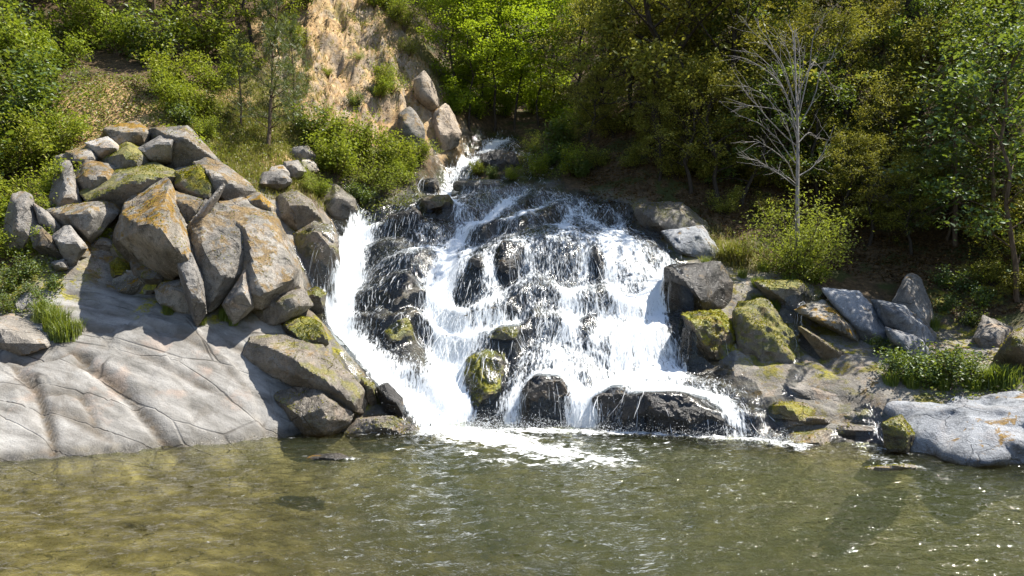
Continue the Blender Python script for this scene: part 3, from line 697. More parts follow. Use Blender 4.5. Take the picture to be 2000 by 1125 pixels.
boulder('small black rock below the smooth dark one', C7, [(985,545),(1035,515),(1085,560),(1055,602)], 15.0, .6, Wt, seed=56, auto=True, off=-.12)
boulder('broad black block at the foot of the falls', C7, [(785,790),(825,735),(935,745),(975,820),(965,935),(800,900)], 13.15, .9, Wt, sub=6, seed=57, amp=.05)
boulder('small black rock beside the tall rock in the upper falls', C7, [(585,310),(640,288),(648,350),(605,365)], 16.5, .6, Wt, seed=58, auto=True, off=.16)
boulder('black ledge block behind thin strands at the foot of the falls', C7, [(1040,820),(1120,782),(1240,785),(1250,935),(1050,930)], 12.95, .9, Wt, seed=59, amp=.05)
boulder('long black ledge at the foot of the falls sloping to the pool', C8, [(60,800),(250,800),(420,850),(560,930),(570,965),(300,965),(60,950)], 12.4, .9, Wt, sub=6, seed=60, amp=.05)
boulder('dark shaded rock at the brink of the falls', C7, [(410,80),(520,75),(540,120),(430,140)], 18.6, .9, Br, seed=61, auto=True)
boulder('flat wet rock in the rapids above the falls', C7, [(290,150),(400,110),(430,170),(330,200)], 18.0, .8, Wt, seed=62, auto=True)
# right bank
boulder('black dripping block on the right edge of the falls', C8, [(195,320),(300,300),(390,305),(435,370),(425,465),(330,495),(230,440)], 15.0, 1.2, Wt, seed=70, auto=True, lean=.2)
boulder('wet ledge with a yellow moss cap under the dripping block', C8, [(265,500),(400,485),(455,570),(435,695),(330,655),(285,570)], 14.2, 1.0, WM, seed=71, auto=True, lean=.3, amp=.06)
boulder('big hummock overgrown with yellow moss and grass', C8, [(430,450),(560,410),(645,500),(725,640),(705,705),(560,725),(465,690)], 13.8, 1.2, ROCK_MOSSY, sub=6, seed=72, auto=True, lean=.9, amp=.03, p=14, chips=0, scallop=.22, grow=.92)
boulder('mossy ledge with a black hollow below the willow bush', C8, [(535,370),(700,368),(745,430),(700,495),(600,440)], 14.9, 1.0, Mo, seed=73, auto=True)
boulder('grey boulder with a rounded blue shaded face', C8, [(795,405),(930,418),(1030,535),(1035,612),(960,625),(920,540),(840,470)], 14.4, 1.1, G, seed=74, auto=True, scallop=.10, chips=3, lean=.4, p=40)
boulder('grey ridge rock with a bright worn edge', C8, [(975,440),(1100,468),(1205,560),(1195,625),(1035,545)], 14.6, 1.0, G, seed=75, auto=True, scallop=.10, chips=3, lean=.3, p=40)
boulder('lower grey rock with wavy top beside the plants', C8, [(1030,545),(1150,585),(1195,640),(1135,680),(1060,620)], 14.1, .8, G, seed=76, auto=True, scallop=.10, chips=3, p=40)
boulder('pale cone shaped rock rising from the shaded slope', C8, [(1060,450),(1085,390),(1115,345),(1155,350),(1180,420),(1205,500),(1195,575),(1090,520)], 15.3, 1.0, Pm, seed=77, auto=True, lean=.5)
boulder('tan rock above the black crevice', C8, [(690,480),(795,445),(925,530),(935,605),(840,570),(740,510)], 14.1, 1.0, L, seed=78, auto=True, lean=.3)
boulder('long brown fin beside the trickle', C8, [(690,530),(750,560),(870,640),(875,690),(820,690),(740,610)], 13.7, .7, Br, seed=79, auto=True)
boulder('small orange mossed rock under the crevice', C8, [(870,660),(940,670),(985,700),(900,720)], 13.5, .6, Mo, seed=80)
boulder('flat cracked grey slab at the edge of the pool', C8, [(590,775),(660,722),(900,738),(1010,800),(960,858),(800,868),(690,835)], 12.5, 1.0, Pm, sub=6, seed=81, lean=.7, amp=.015)
for i, (u0, u1, v) in enumerate([(560,820,850),(760,1040,870),(600,860,900),(800,1030,920),(640,900,945)]):
    boulder(['cracked rock ledge directly under the flat slab', 'stepped ledge beside the dark boulder end', 'middle brown ledge of the stepped shore', 'low wet ledge beside the small cascade', 'lowest brown ledge touching the pool'][i],
            C8, [(u0, v + 10), (u0 + 40, v - 28), (u0 + 130, v - 34), (u1 - 30, v - 26), (u1, v + 8), (u1 - 40, v + 48), (u0 + 30, v + 48)], 12.2 - .12 * i, 1.3, Br, name='rock_ledge', sub=5, seed=83 + i, lean=.5, chips=5)
boulder('big blue grey boulder with scalloped hollows at the pool edge', C0, [(1742,800,.6),(1760,776,.9),(1860,770,1.1),(2060,760,1.3),(2160,800,.8),(2150,940,.2),(2000,925,.0),(1870,912,.0),(1800,895,.1),(1765,860,.5)], 10.3, 2.2, G, sub=6, p=16,
        seed=90, amp=.012, bulge=.7, lean=.6, chips=0, scallop=.20, grow=1.12)
boulder('dark mossy rock at the wet end of the scalloped boulder', C0, [(1725,830),(1760,815),(1785,850),(1775,895),(1735,880)], 11.0, .6, WM, seed=91)
boulder('dark rounded boulder above the plant shelf', C8, [(1440,650),(1495,575),(1560,548),(1640,580),(1640,720),(1490,720)], 13.3, 1.2, Br, seed=92, auto=True)
boulder('pale sunlit rock behind the green plants', C8, [(1400,505),(1500,548),(1470,640),(1410,650),(1370,580)], 14.0, 1.0, Pm, seed=93, auto=True, lean=.4)
boulder('grey shaded rock on the dark slope', C0, [(1680,330),(1720,325),(1750,345),(1735,370),(1690,372)], 18.4, .9, Pm, seed=94, auto=True)
boulder('slanting shaded slab on the dark slope', C0, [(1690,372),(1730,380),(1770,405),(1740,415),(1700,395)], 18.0, .8, L, seed=95, auto=True)
boulder('dark rock at the top of the right falls edge', C0, [(1240,400),(1330,400),(1380,440),(1395,470),(1330,470),(1260,440)], 17.3, 1.2, Br, sub=5, seed=96, auto=True, lean=.4)
boulder('smooth shaded slab sloping beside the falls', C0, [(1290,455),(1370,445),(1400,490),(1390,510),(1310,490)], 16.5, .9, G, seed=97, auto=True, lean=.4)
# stones in the pool
boulder('small wet stone breaking the pool surface', C0, [(585,898),(620,888),(660,886),(688,898),(640,908)], 10.6, .6, Wt, name='pool_stone', seed=100)
boulder('brown stone just awash in the pool', C0, [(1660,915),(1700,907),(1770,906),(1805,916),(1740,926)], 10.1, .7, Br, name='pool_stone', seed=101)
# upper creek
boulder('tan crag on the edge of the earth cliff above the rock nose', C0, [(800,150),(825,120),(855,165),(868,215),(840,235),(805,200)], 22.8, 1.5, ROCK_TAN, seed=114, auto=True, grow=.8, p=20)
boulder('shaded crag in the hollow below the earth cliff', C0, [(770,215),(800,190),(835,240),(840,290),(800,310),(770,270)], 21.5, 1.5, L, seed=115, auto=True, grow=.8, p=20)
boulder('pointed rock nose where the upper creek spills', C0, [(845,225),(870,195),(890,225),(902,262),(895,285),(865,300),(845,270)], 22.0, 1.4, ROCK_TAN, seed=110, auto=True, grow=1.0)
boulder('black boulder below the upper creek', C0, [(925,300),(965,288),(1010,292),(1025,325),(1000,345),(930,340)], 21.3, 1.0, Wt, seed=111, grow=.85)
boulder('black rock beside the little middle cascade', C0, [(820,350),(855,345),(862,372),(825,380)], 19.8, .8, Wt, seed=112, grow=.9)
boulder('wet brown rock between the cascades above the falls', C0, [(880,352),(960,348),(1000,362),(930,378),(880,374)], 20.0, .8, Br, seed=113, grow=.9)
# ------------------------------------------------------------------ falling water, traced over the rock
QX0, QY0, QD = -6.0, 11.0, .04
qx = np.arange(QX0, 8.0, QD); qy = np.arange(QY0, 26.5, QD)
QX, QY = np.meshgrid(qx, qy)
QZ = height(QX.ravel(), QY.ravel()).reshape(QX.shape)
QT = QZ.copy()
_bv = []; _bf = []; _k = 0
for o, v, f in ROCKS:
    if o.name.startswith('pool'): continue
    if v[:, 0].max() > QX0 and v[:, 0].min() < 8 and v[:, 1].max() > QY0:
        _bv.append(v); _bf.append(f + _k); _k += len(v)
tree = BVHTree.FromPolygons([tuple(q) for q in np.concatenate(_bv)], [tuple(int(i) for i in q) for q in np.concatenate(_bf)])
dn = Vector((0, 0, -1))
need = np.zeros(QZ.shape, bool)
for o, v, f in ROCKS:
    if o.name.startswith('pool'): continue
    need |= (QX > v[:, 0].min()) & (QX < v[:, 0].max()) & (QY > v[:, 1].min()) & (QY < v[:, 1].max()) & (QX > -4.6) & (QX < 6.4)
for j, i in np.argwhere(need):
    h = tree.ray_cast((qx[i], qy[j], 14.0), dn)
    if h[0] is not None and h[0].z > QZ[j, i] and h[0].z < QZ[j, i] + 1.6: QZ[j, i] = h[0].z
QR = QZ.copy(); QZ = np.maximum(QZ, -.02)
def blur(A, n):
    for _ in range(n):
        A = (A + np.roll(A, 1, 0) + np.roll(A, -1, 0)) / 3; A = (A + np.roll(A, 1, 1) + np.roll(A, -1, 1)) / 3
    return A
QS = blur(QZ, 2)
DY, DX = np.gradient(QS, QD)
S = lambda Gd, x, y: bil(Gd, x, y, QX0, QY0, QD)

def emit(n, line, spread=.1):
    P = np.array([at(*q)[:2] for q in line]); L = np.r_[0, np.cumsum(np.linalg.norm(np.diff(P, axis=0), axis=1))]
    t = RNG.uniform(0, L[-1], n)
    return np.c_[np.interp(t, L, P[:, 0]), np.interp(t, L, P[:, 1])] + RNG.normal(0, spread, (n, 2))
E = np.concatenate([
 emit(1500, [(880,376,19.9),(1020,364,20.2),(1150,392,19.4)]),
 emit(700, [(1080,400,19.0),(1180,405,18.9),(1230,425,18.3)]),
 emit(1000, [(690,412,18.6),(740,415,18.4)], .12),
 emit(500, [(760,420,18.2),(880,440,17.9)]),
 emit(1500, [(920,470,17.0),(1030,462,17.0),(1130,460,17.2),(1240,465,17.2)], .15),
 emit(500, [(1240,470,17.1),(1300,500,16.6),(1320,540,16.0)], .10),
 emit(900, [(670,500,16.7),(655,550,15.8)], .16),
 emit(900, [(830,505,16.4),(900,495,16.5),(965,500,16.4)], .12),
 emit(500, [(840,640,14.8),(900,650,14.7),(960,650,14.6)], .15),
 emit(700, [(850,500,16.4),(885,480,16.8)], .12),
 emit(700, [(800,590,15.4),(900,580,15.5),(960,590,15.4)], .15),
 emit(900, [(1020,600,15.2),(1150,600,15.2),(1300,600,15.1)], .2),
 emit(600, [(1010,700,14.2),(1150,700,14.1),(1330,690,14.1)], .15),
 emit(260, [(1380,735,13.5),(1440,770,13.1)], .12),
 emit(600, [(950,267,24.4),(1000,262,25)], .12),
 emit(120, [(860,374,20.2),(880,362,20.6)], .08),
 emit(45, [(830,350,20.6),(825,362,20.2)], .03),
 emit(50, [(965,347,21.0),(1010,345,21.0)], .05),
 emit(24, [(1595,620,15.0),(1600,628,14.9)], .05),
 emit(36, [(1700,840,12.2),(1715,845,12.0)], .05)])
_u = np.c_[RNG.uniform(-4.5, 5.5, 14000), RNG.uniform(12, 20, 14000)]
_u = _u[poly_mask(_u[:, 0], _u[:, 1], FALLS_POLY, .05) > .9][:4200]
_u = _u[S(need.astype(float), _u[:, 0], _u[:, 1]) < .5]
E = np.concatenate([E, _u]); n = len(E)
pos = np.c_[E, S(QS, E[:, 0], E[:, 1]) + .02]; vel = np.zeros((n, 3)); vel[:, 1] = -.6
dt = .018; NS = 460
in_falls = lambda p: poly_mask(p[:, 0], p[:, 1], FALLS_POLY, .25) > .02
main = in_falls(E)
TR = np.full((NS // 2, n, 3), np.nan); AIR = np.zeros((NS // 2, n), bool)
alive = np.ones(n, bool)
drag = RNG.uniform(3.5, 7.5, n); lift = RNG.uniform(.006, .045, n)
turb = RNG.normal(0, 1, (n, 2))
DEN = np.zeros(QZ.shape); VX = np.zeros(QZ.shape); VY = np.zeros(QZ.shape)
for s in range(NS):
    vel[:, 2] -= 9.8 * dt
    turb = turb * .9 + RNG.normal(0, 1.6, (n, 2)) * .44
    vel[:, :2] += turb * dt * 1.6
    newp = pos + vel * dt
    g = S(QS, newp[:, 0], newp[:, 1]) + lift
    hit = newp[:, 2] <= g + .012
    nx_ = -S(DX, newp[:, 0], newp[:, 1]); ny_ = -S(DY, newp[:, 0], newp[:, 1])
    N = np.c_[nx_, ny_, np.ones(n)]; N /= np.linalg.norm(N, axis=1)[:, None]
    vn = (vel * N).sum(1)
    vel = np.where((hit & (vn < 0))[:, None], vel - N * vn[:, None] * 1.05, vel)
    vel = np.where(hit[:, None], vel * (1 - drag * dt)[:, None], vel * (1 - .35 * dt))
    newp[:, 2] = np.where(hit, np.maximum(newp[:, 2], g), newp[:, 2])
    pos = np.where(alive[:, None], newp, pos)
    if s % 10 == 0: alive &= ~main | in_falls(pos)
    alive &= (pos[:, 2] > .0) & (pos[:, 0] > QX0 + .4) & (pos[:, 0] < 7.4) & ~(hit & (g - lift < .03)) & (pos[:, 1] > QY0 + .1)
    i = ((pos[:, 0] - QX0) / QD).astype(int).clip(0, QZ.shape[1] - 1); j = ((pos[:, 1] - QY0) / QD).astype(int).clip(0, QZ.shape[0] - 1)
    a_ = alive
    np.add.at(DEN, (j[a_], i[a_]), 1); np.add.at(VX, (j[a_], i[a_]), vel[a_, 0]); np.add.at(VY, (j[a_], i[a_]), vel[a_, 1])
    if s % 2 == 0:
        TR[s // 2] = np.where(alive[:, None], pos, np.nan); AIR[s // 2] = ~hit

# strands: short torn filaments along the traced paths
m = NS // 2
V_ = []; F_ = []; k = 0
valid = ~np.isnan(TR[:, :, 0])
for c, cnt in ((3, 26000), (4, 30000), (6, 24000), (9, 12000), (14, 3500)):
    q = RNG.integers(0, n, cnt * 3); st_ = RNG.integers(0, m - c, cnt * 3)
    okk = valid[st_, q] & valid[st_ + c - 1, q]; q = q[okk][:cnt]; st_ = st_[okk][:cnt]
    P = TR[st_[:, None] + np.arange(c)[None], q[:, None]]
    T = np.gradient(P, axis=1); sp = np.linalg.norm(T, axis=2); good = sp.mean(1) > .008; P = P[good]; T = T[good] / (sp[good][..., None] + 1e-6)
    N_ = len(P); nr = np.c_[RNG.normal(0, .5, N_), np.full(N_, -.7), np.full(N_, .6)]
    side = np.cross(T, nr[:, None]); side /= np.linalg.norm(side, axis=2, keepdims=True) + 1e-6
    w = (RNG.uniform(.002, .0065, N_) * np.where(RNG.random(N_) < .1, 1.8, 1))[:, None] * np.sin(np.linspace(.15, np.pi - .1, c))[None] ** .7 * (1 + .5 * RNG.normal(0, 1, (N_, c))).clip(.25, 2)
    P = P + RNG.normal(0, .004, P.shape) + RNG.normal(0, .012, (N_, 1, 3))
    V_.append(np.stack([P - side * w[..., None], P + side * w[..., None]], 2).reshape(-1, 3))
    a = k + (np.arange(N_)[:, None] * 2 * c + 2 * np.arange(c - 1)[None]).ravel(); F_.append(np.stack([a, a + 1, a + 3, a + 2], -1)); k += 2 * c * N_
strand_V = np.concatenate(V_); strand_F = np.concatenate(F_)

# sheet: streaks along the flow (line integral convolution), thickness from the density of flow
den = blur(DEN, 2); vx = blur(VX, 3); vy = blur(VY, 3); vm = np.hypot(vx, vy) + 1e-6; vx /= vm; vy /= vm
wn_ = RNG.random(QZ.shape)
lic = np.zeros(QZ.shape)
for sg in (1, -1):
    cx_ = QX.ravel().copy(); cy_ = QY.ravel().copy()
    for st in range(9):
        lic += S(wn_, cx_, cy_).reshape(QZ.shape)
        ux = S(vx, cx_, cy_); uy = S(vy, cx_, cy_); cx_ += sg * ux * QD * 1.1; cy_ += sg * uy * QD * 1.1
lic = (lic - lic.mean()) / lic.std()
wide = blur(DEN, 5)
cov = wide / (np.percentile(wide[wide > .5], 82) + 1e-6)
chute = np.zeros(QZ.shape).ravel()
for pts, dep, w in CHANNELS[:1]:
    d, _ = polydist(QX.ravel(), QY.ravel(), pts); chute = np.maximum(chute, np.exp(-(d / (.42 + .28 * sstep(15.0, 12.8, QY.ravel()))) ** 2))
chute = chute.reshape(QZ.shape) * sstep(19.0, 17.0, QY)
upc = np.zeros(QZ.size)
d, _ = polydist(QX.ravel(), QY.ravel(), CHANNELS[2][0]); upc = np.exp(-(d / .42) ** 2).reshape(QZ.shape) * (QY > 19.6)
over = blur((QZ > QT + .10).astype(float), 1) > .2
chute = np.where(over, 0, chute); upc = np.where(over, 0, upc)
foam = np.clip(cov ** .6 * 1.02, 0, 1.2) + .9 * chute + .5 * upc + .12 * poly_mask(QX.ravel(), QY.ravel(), FALLS_POLY, .25).reshape(QZ.shape) * ~over * sstep(.2, .8, wide)
nz_ = fbm(np.c_[QX.ravel(), QY.ravel(), QZ.ravel()] * 3.5, 4, .6).reshape(QZ.shape)
zs = np.where(QR < .03, np.maximum(QR, -.3), QS) + .012 + .05 * np.clip(foam, 0, 1.3) + .016 * lic * np.clip(foam, .2, 1) + chute * (.10 + .10 * nz_) + .02 * nz_
keep = (upc > .3) | (wide > .10) & (QR > -.15) | (chute > .25) & (QR > -.3)
keep &= ~(over & (wide < .5))
keep[:3] = keep[-3:] = False; keep[:, :3] = keep[:, -3:] = False
kk = keep.ravel(); idx = -np.ones(kk.size, int); idx[kk] = np.arange(kk.sum())
i0 = (np.arange(QZ.shape[0] - 1)[:, None] * QZ.shape[1] + np.arange(QZ.shape[1] - 1)[None]).ravel()
q4 = np.stack([i0, i0 + 1, i0 + QZ.shape[1] + 1, i0 + QZ.shape[1]], -1); q4 = idx[q4]; q4 = q4[(q4 >= 0).all(1)]
sv = np.c_[QX.ravel()[kk], QY.ravel()[kk], zs.ravel()[kk]]
sheet_me = mk_mesh('water_sheet', sv, q4, True, {'foam': foam.ravel()[kk], 'lic': lic.ravel()[kk]})
M = Mat('falling_water'); vec = M.n('TexCoord').outputs['Object']
mp = M.n('Mapping'); mp.inputs['Scale'].default_value = (1.35, .42, .28); M.l(vec, mp.inputs[0])
fn = M.noise(mp.outputs[0], 17, 4, .7, .3)
v = M.math('ADD', M.math('MULTIPLY', M.attr('foam'), .62), M.math('MULTIPLY', M.attr('lic'), .16))
v = M.math('ADD', v, M.math('MULTIPLY', M.math('SUBTRACT', fn, .5), 1.5))
fmask = M.thr(v, .40, .74)
nb = M.bump(fn, .5, .03)
wd = M.n('BsdfDiffuse'); wd.inputs[0].default_value = (.84, .87, .89, 1); M.l(nb, wd.inputs['Normal'])
tl = M.n('BsdfTranslucent'); tl.inputs[0].default_value = (.80, .85, .88, 1)
wm = M.n('MixShader'); wm.inputs[0].default_value = .25; M.l(wd.outputs[0], wm.inputs[1]); M.l(tl.outputs[0], wm.inputs[2])
gl = M.n('BsdfGlossy'); gl.inputs['Roughness'].default_value = .12; M.l(nb, gl.inputs['Normal'])
tr = M.n('BsdfTransparent'); tr.inputs[0].default_value = (.93, .95, .95, 1)
fr = M.n('Fresnel'); fr.inputs[0].default_value = 1.36; M.l(nb, fr.inputs['Normal'])
fl = M.n('MixShader'); M.l(fr.outputs[0], fl.inputs[0]); M.l(tr.outputs[0], fl.inputs[1]); M.l(gl.outputs[0], fl.inputs[2])
sh = M.n('MixShader'); M.l(fmask, sh.inputs[0]); M.l(fl.outputs[0], sh.inputs[1]); M.l(wm.outputs[0], sh.inputs[2])
SHEET = M.surf(sh.outputs[0])
M = Mat('white_water'); wd = M.n('BsdfDiffuse'); wd.inputs[0].default_value = (.86, .88, .9, 1)
tl = M.n('BsdfTranslucent'); tl.inputs[0].default_value = (.84, .88, .9, 1)
wm = M.n('MixShader'); wm.inputs[0].default_value = .4; M.l(wd.outputs[0], wm.inputs[1]); M.l(tl.outputs[0], wm.inputs[2])
tp_ = M.n('BsdfTransparent'); w3 = M.n('MixShader'); w3.inputs[0].default_value = .28; M.l(wm.outputs[0], w3.inputs[1]); M.l(tp_.outputs[0], w3.inputs[2])
WHITE = M.surf(w3.outputs[0])
base = at(1000, 840, 13)
fall = tag(link('waterfall', None, None, loc=(0, 13, 0)), 'white waterfall fanning over dark stepped rock into the pool', 'waterfall', kind='structure')
o = link('water_sheet', sheet_me, SHEET, fall, loc=(0, -13, 0))
o = link('water_strands', mk_mesh('water_strands', strand_V, strand_F, True), WHITE, fall, loc=(0, -13, 0)); o['kind'] = 'stuff'
# droplets thrown off ledges and out of the plunge
air = np.argwhere(AIR & ~np.isnan(TR[:, :, 0]))
pick = air[RNG.integers(0, len(air), 9000)]
D = TR[pick[:, 0], pick[:, 1]] + RNG.normal(0, .05, (9000, 3)) * (1, 1, .8)
pl = np.array([at(900, 845, 12.6) + RNG.normal(0, 1, 3) * (.55, .35, .0) + (0, 0, abs(RNG.normal(0, .16))) for _ in range(2200)])
ch = np.argwhere((chute > .35) & (QZ > 0)); ch = ch[RNG.integers(0, len(ch), 5000)]
cd = np.c_[qx[ch[:, 1]], qy[ch[:, 0]], zs[ch[:, 0], ch[:, 1]] + np.abs(RNG.normal(.03, .07, 5000))] + RNG.normal(0, .05, (5000, 3)) * (1, 1, .2)
ft = np.array([at(*q) for q in [(880,845,12.7),(960,842,12.9),(1060,840,13.0),(1200,848,12.6),(1350,856,12.2),(1480,864,11.9),(1560,870,11.7)]])
tt = RNG.uniform(0, len(ft) - 1.001, 6000); ti = tt.astype(int); fp = ft[ti] + (ft[ti + 1] - ft[ti]) * (tt - ti)[:, None]; fp[:, 2] = 0
fp += RNG.normal(0, 1, (6000, 3)) * (.12, .10, 0); fp[:, 2] += np.abs(RNG.normal(0, .10, 6000))
D = np.concatenate([D, pl, cd, fp]); D = D[D[:, 2] > 0]
tet = np.array([(1, 1, 1), (1, -1, -1), (-1, 1, -1), (-1, -1, 1)], float) * .6
sz = RNG.uniform(.0025, .0075, len(D)) * np.where(RNG.random(len(D)) < .08, 1.8, 1)
dv = (D[:, None] + tet[None] * sz[:, None, None] * RNG.uniform(.6, 1.4, (len(D), 1, 3))).reshape(-1, 3)
df = (np.arange(len(D))[:, None, None] * 4 + np.array([(0, 1, 2), (0, 3, 1), (0, 2, 3), (1, 3, 2)])[None]).reshape(-1, 3)
o = link('spray', mk_mesh('spray', dv, df, True), WHITE, fall, loc=(0, -13, 0)); o['kind'] = 'stuff'
# ------------------------------------------------------------------ plants
def leaf_mat(name, cols, trans=.38, gloss=.03, tcol=None):
    M = Mat(name)
    r = M.geo('Random Per Island'); orr = M.n('ObjectInfo').outputs['Random']
    c = M.ramp(r, [(i / (len(cols) - 1), q) for i, q in enumerate(cols)])
    hs = M.n('HueSaturation'); M.l(c, hs.inputs['Color'])
    M.l(M.ramp(orr, [(0, (.485,) * 3), (1, (.512,) * 3)]), hs.inputs['Hue']); M.l(M.ramp(orr, [(0, (.78,) * 3), (1, (1.0,) * 3)]), hs.inputs['Value'])
    c = hs.outputs[0]
    d = M.n('BsdfDiffuse'); M.l(c, d.inputs[0])
    t = M.n('BsdfTranslucent'); tc = M.mix(.55, c, tcol or (.30, .36, .02)); M.l(tc, t.inputs[0])
    m1 = M.n('MixShader'); m1.inputs[0].default_value = trans; M.l(d.outputs[0], m1.inputs[1]); M.l(t.outputs[0], m1.inputs[2])
    g = M.n('BsdfGlossy'); g.inputs['Roughness'].default_value = .5
    m2 = M.n('MixShader'); m2.inputs[0].default_value = gloss; M.l(m1.outputs[0], m2.inputs[1]); M.l(g.outputs[0], m2.inputs[2])
    return M.surf(m2.outputs[0])
def bark_mat(name, a, b):
    M = Mat(name); vec = M.n('TexCoord').outputs['Object']
    mp = M.n('Mapping'); mp.inputs['Scale'].default_value = (1, 1, .25); M.l(vec, mp.inputs[0])
    nn = M.noise(mp.outputs[0], 24, 3, .7)
    return M.surf(M.principled(M.ramp(nn, [(.3, a), (.7, b)]), .9, M.bump(nn, .7, .02), .15))
LF_SPRING = leaf_mat('spring_leaf', [(.08, .12, .010), (.18, .235, .018), (.28, .33, .03), (.38, .40, .06)], .42, .02)
LF_LIME = leaf_mat('lime_leaf', [(.13, .21, .008), (.22, .32, .012), (.32, .42, .025)], .55, .04, (.38, .46, .02))
LF_OAK = leaf_mat('oak_leaf', [(.09, .11, .014), (.19, .21, .022), (.31, .32, .036), (.45, .43, .09)], .45, .03, (.22, .20, .02))
LF_WILLOW = leaf_mat('willow_leaf', [(.17, .21, .022), (.28, .32, .04), (.40, .42, .08)], .48, .03)
LF_COOL = leaf_mat('glossy_leaf', [(.04, .085, .012), (.08, .14, .025), (.14, .20, .05)], .38, .05)
LF_PINE = leaf_mat('pine_needle', [(.045, .075, .016), (.085, .12, .03), (.14, .17, .06)], .25, .06)
LF_GRASS = leaf_mat('grass_blade', [(.10, .16, .014), (.16, .22, .025), (.24, .28, .05)], .45, .05)
LF_DRY = leaf_mat('dry_grass', [(.20, .16, .05), (.30, .24, .09), (.14, .16, .03), (.40, .33, .16)], .35, .03)
LF_HERB = leaf_mat('herb_leaf', [(.07, .12, .012), (.13, .18, .02), (.22, .25, .05), (.26, .20, .07)], .4, .05)
LF_MOSS = leaf_mat('moss_tuft', [(.11, .10, .010), (.22, .195, .014), (.32, .28, .03)], .3, .0)
BARK = bark_mat('dark_bark', (.022, .018, .014), (.075, .062, .05))
BARK_GREY = bark_mat('grey_bark', (.16, .145, .13), (.36, .335, .31))
BARK_BROWN = bark_mat('brown_bark', (.06, .042, .028), (.17, .125, .085))

def nrmz(a): return a / (np.linalg.norm(a, axis=-1, keepdims=True) + 1e-9)
def leaves(C, size, rg, up=.6, aspect=.55, out=None, droop=0.0, fold=.18):
    n = len(C)
    N = rg.normal(size=(n, 3)); N[:, 2] = np.abs(N[:, 2]) + up
    N = nrmz(N); T = rg.normal(size=(n, 3))
    if out is not None: T = T * .7 + nrmz(out) * 1.2
    T[:, 2] -= droop; T = nrmz(T - N * (T * N).sum(1)[:, None]); B = np.cross(N, T)
    L = (size * rg.uniform(.6, 1.3, n))[:, None]; Wd = L * aspect
    V = np.stack([C - T * L * .5, C + B * Wd * .5 + N * L * fold * .5, C + T * L * .5, C - B * Wd * .5 + N * L * fold * .5], 1).reshape(-1, 3)
    return V, np.arange(4 * n).reshape(-1, 4)

def gen_tree(seed, H=6.0, cb=.3, spread=2.0, nl=16, leaf=.07, nleaf=9000, r0=.09, clump=.32, upang=.6, wander=.10, top=.5, flat=.6, aspect=.55, up=.6):
    rg = np.random.default_rng(seed); g = Geo()
    z = np.linspace(-.4, H * .93, 10); tp = np.c_[np.cumsum(rg.normal(0, wander, 10)), np.cumsum(rg.normal(0, wander, 10)), z]; tp[:, :2] -= tp[1, :2]
    tr = r0 * (1 - np.linspace(0, .9, 10)) + .008
    tube(g, tp, tr, 7); tips = []
    for i in range(nl):
        u = cb + (1 - cb) * (i + rg.uniform(0, .8)) / nl
        k = np.clip(u, 0, .98) * 9; b = tp[int(k)] + (tp[min(int(k) + 1, 9)] - tp[int(k)]) * (k % 1)
        az = i * 2.4 + rg.uniform(-.5, .5)
        ln = spread * (np.sin(np.pi * np.clip((u - cb) / (1 - cb) * (1 - top * .6) + top * .45, .06, .97)) ** .7) * rg.uniform(.7, 1.15)
        el = upang * rg.uniform(.5, 1.2) + u * .5
        d = np.array((np.cos(az) * np.cos(el), np.sin(az) * np.cos(el), np.sin(el)))
        t = np.linspace(0, 1, 6)[:, None]
        P = b + d * ln * t + np.array((0, 0, -.25 * ln)) * t ** 2 + np.cumsum(rg.normal(0, .03 * ln, (6, 3)), 0) * t
        rr = max(.012, r0 * .45 * (1 - u * .6)); tube(g, P, rr * (1 - .85 * t[:, 0]), 5)
        for s in range(6):
            q = rg.uniform(.35, 1.0); a = q * 5; bb = P[int(min(a, 4))] + (P[min(int(a) + 1, 5)] - P[int(min(a, 4))]) * (a % 1)
            dd = nrmz(d + rg.normal(0, .75, 3)); l2 = ln * rg.uniform(.18, .42) + .12
            Q = bb + dd * l2 * np.linspace(0, 1, 4)[:, None] + np.array((0, 0, .0)); tube(g, Q, rr * .3 * np.linspace(1, .3, 4), 4)
            tips += [Q[-1], Q[2]]
    tips = np.array(tips); wts = rg.uniform(.3, 1.6, len(tips)); wts /= wts.sum()
    which = rg.choice(len(tips), nleaf, p=wts)
    cr = clump * rg.uniform(.6, 1.3, len(tips))
    off = rg.normal(size=(nleaf, 3)) * (1, 1, flat) * .55
    C = tips[which] + off * cr[which][:, None]
    V, F = leaves(C, leaf, rg, up, aspect, off)
    return g.mesh('trunk'), mk_mesh('crown', V, F, False)

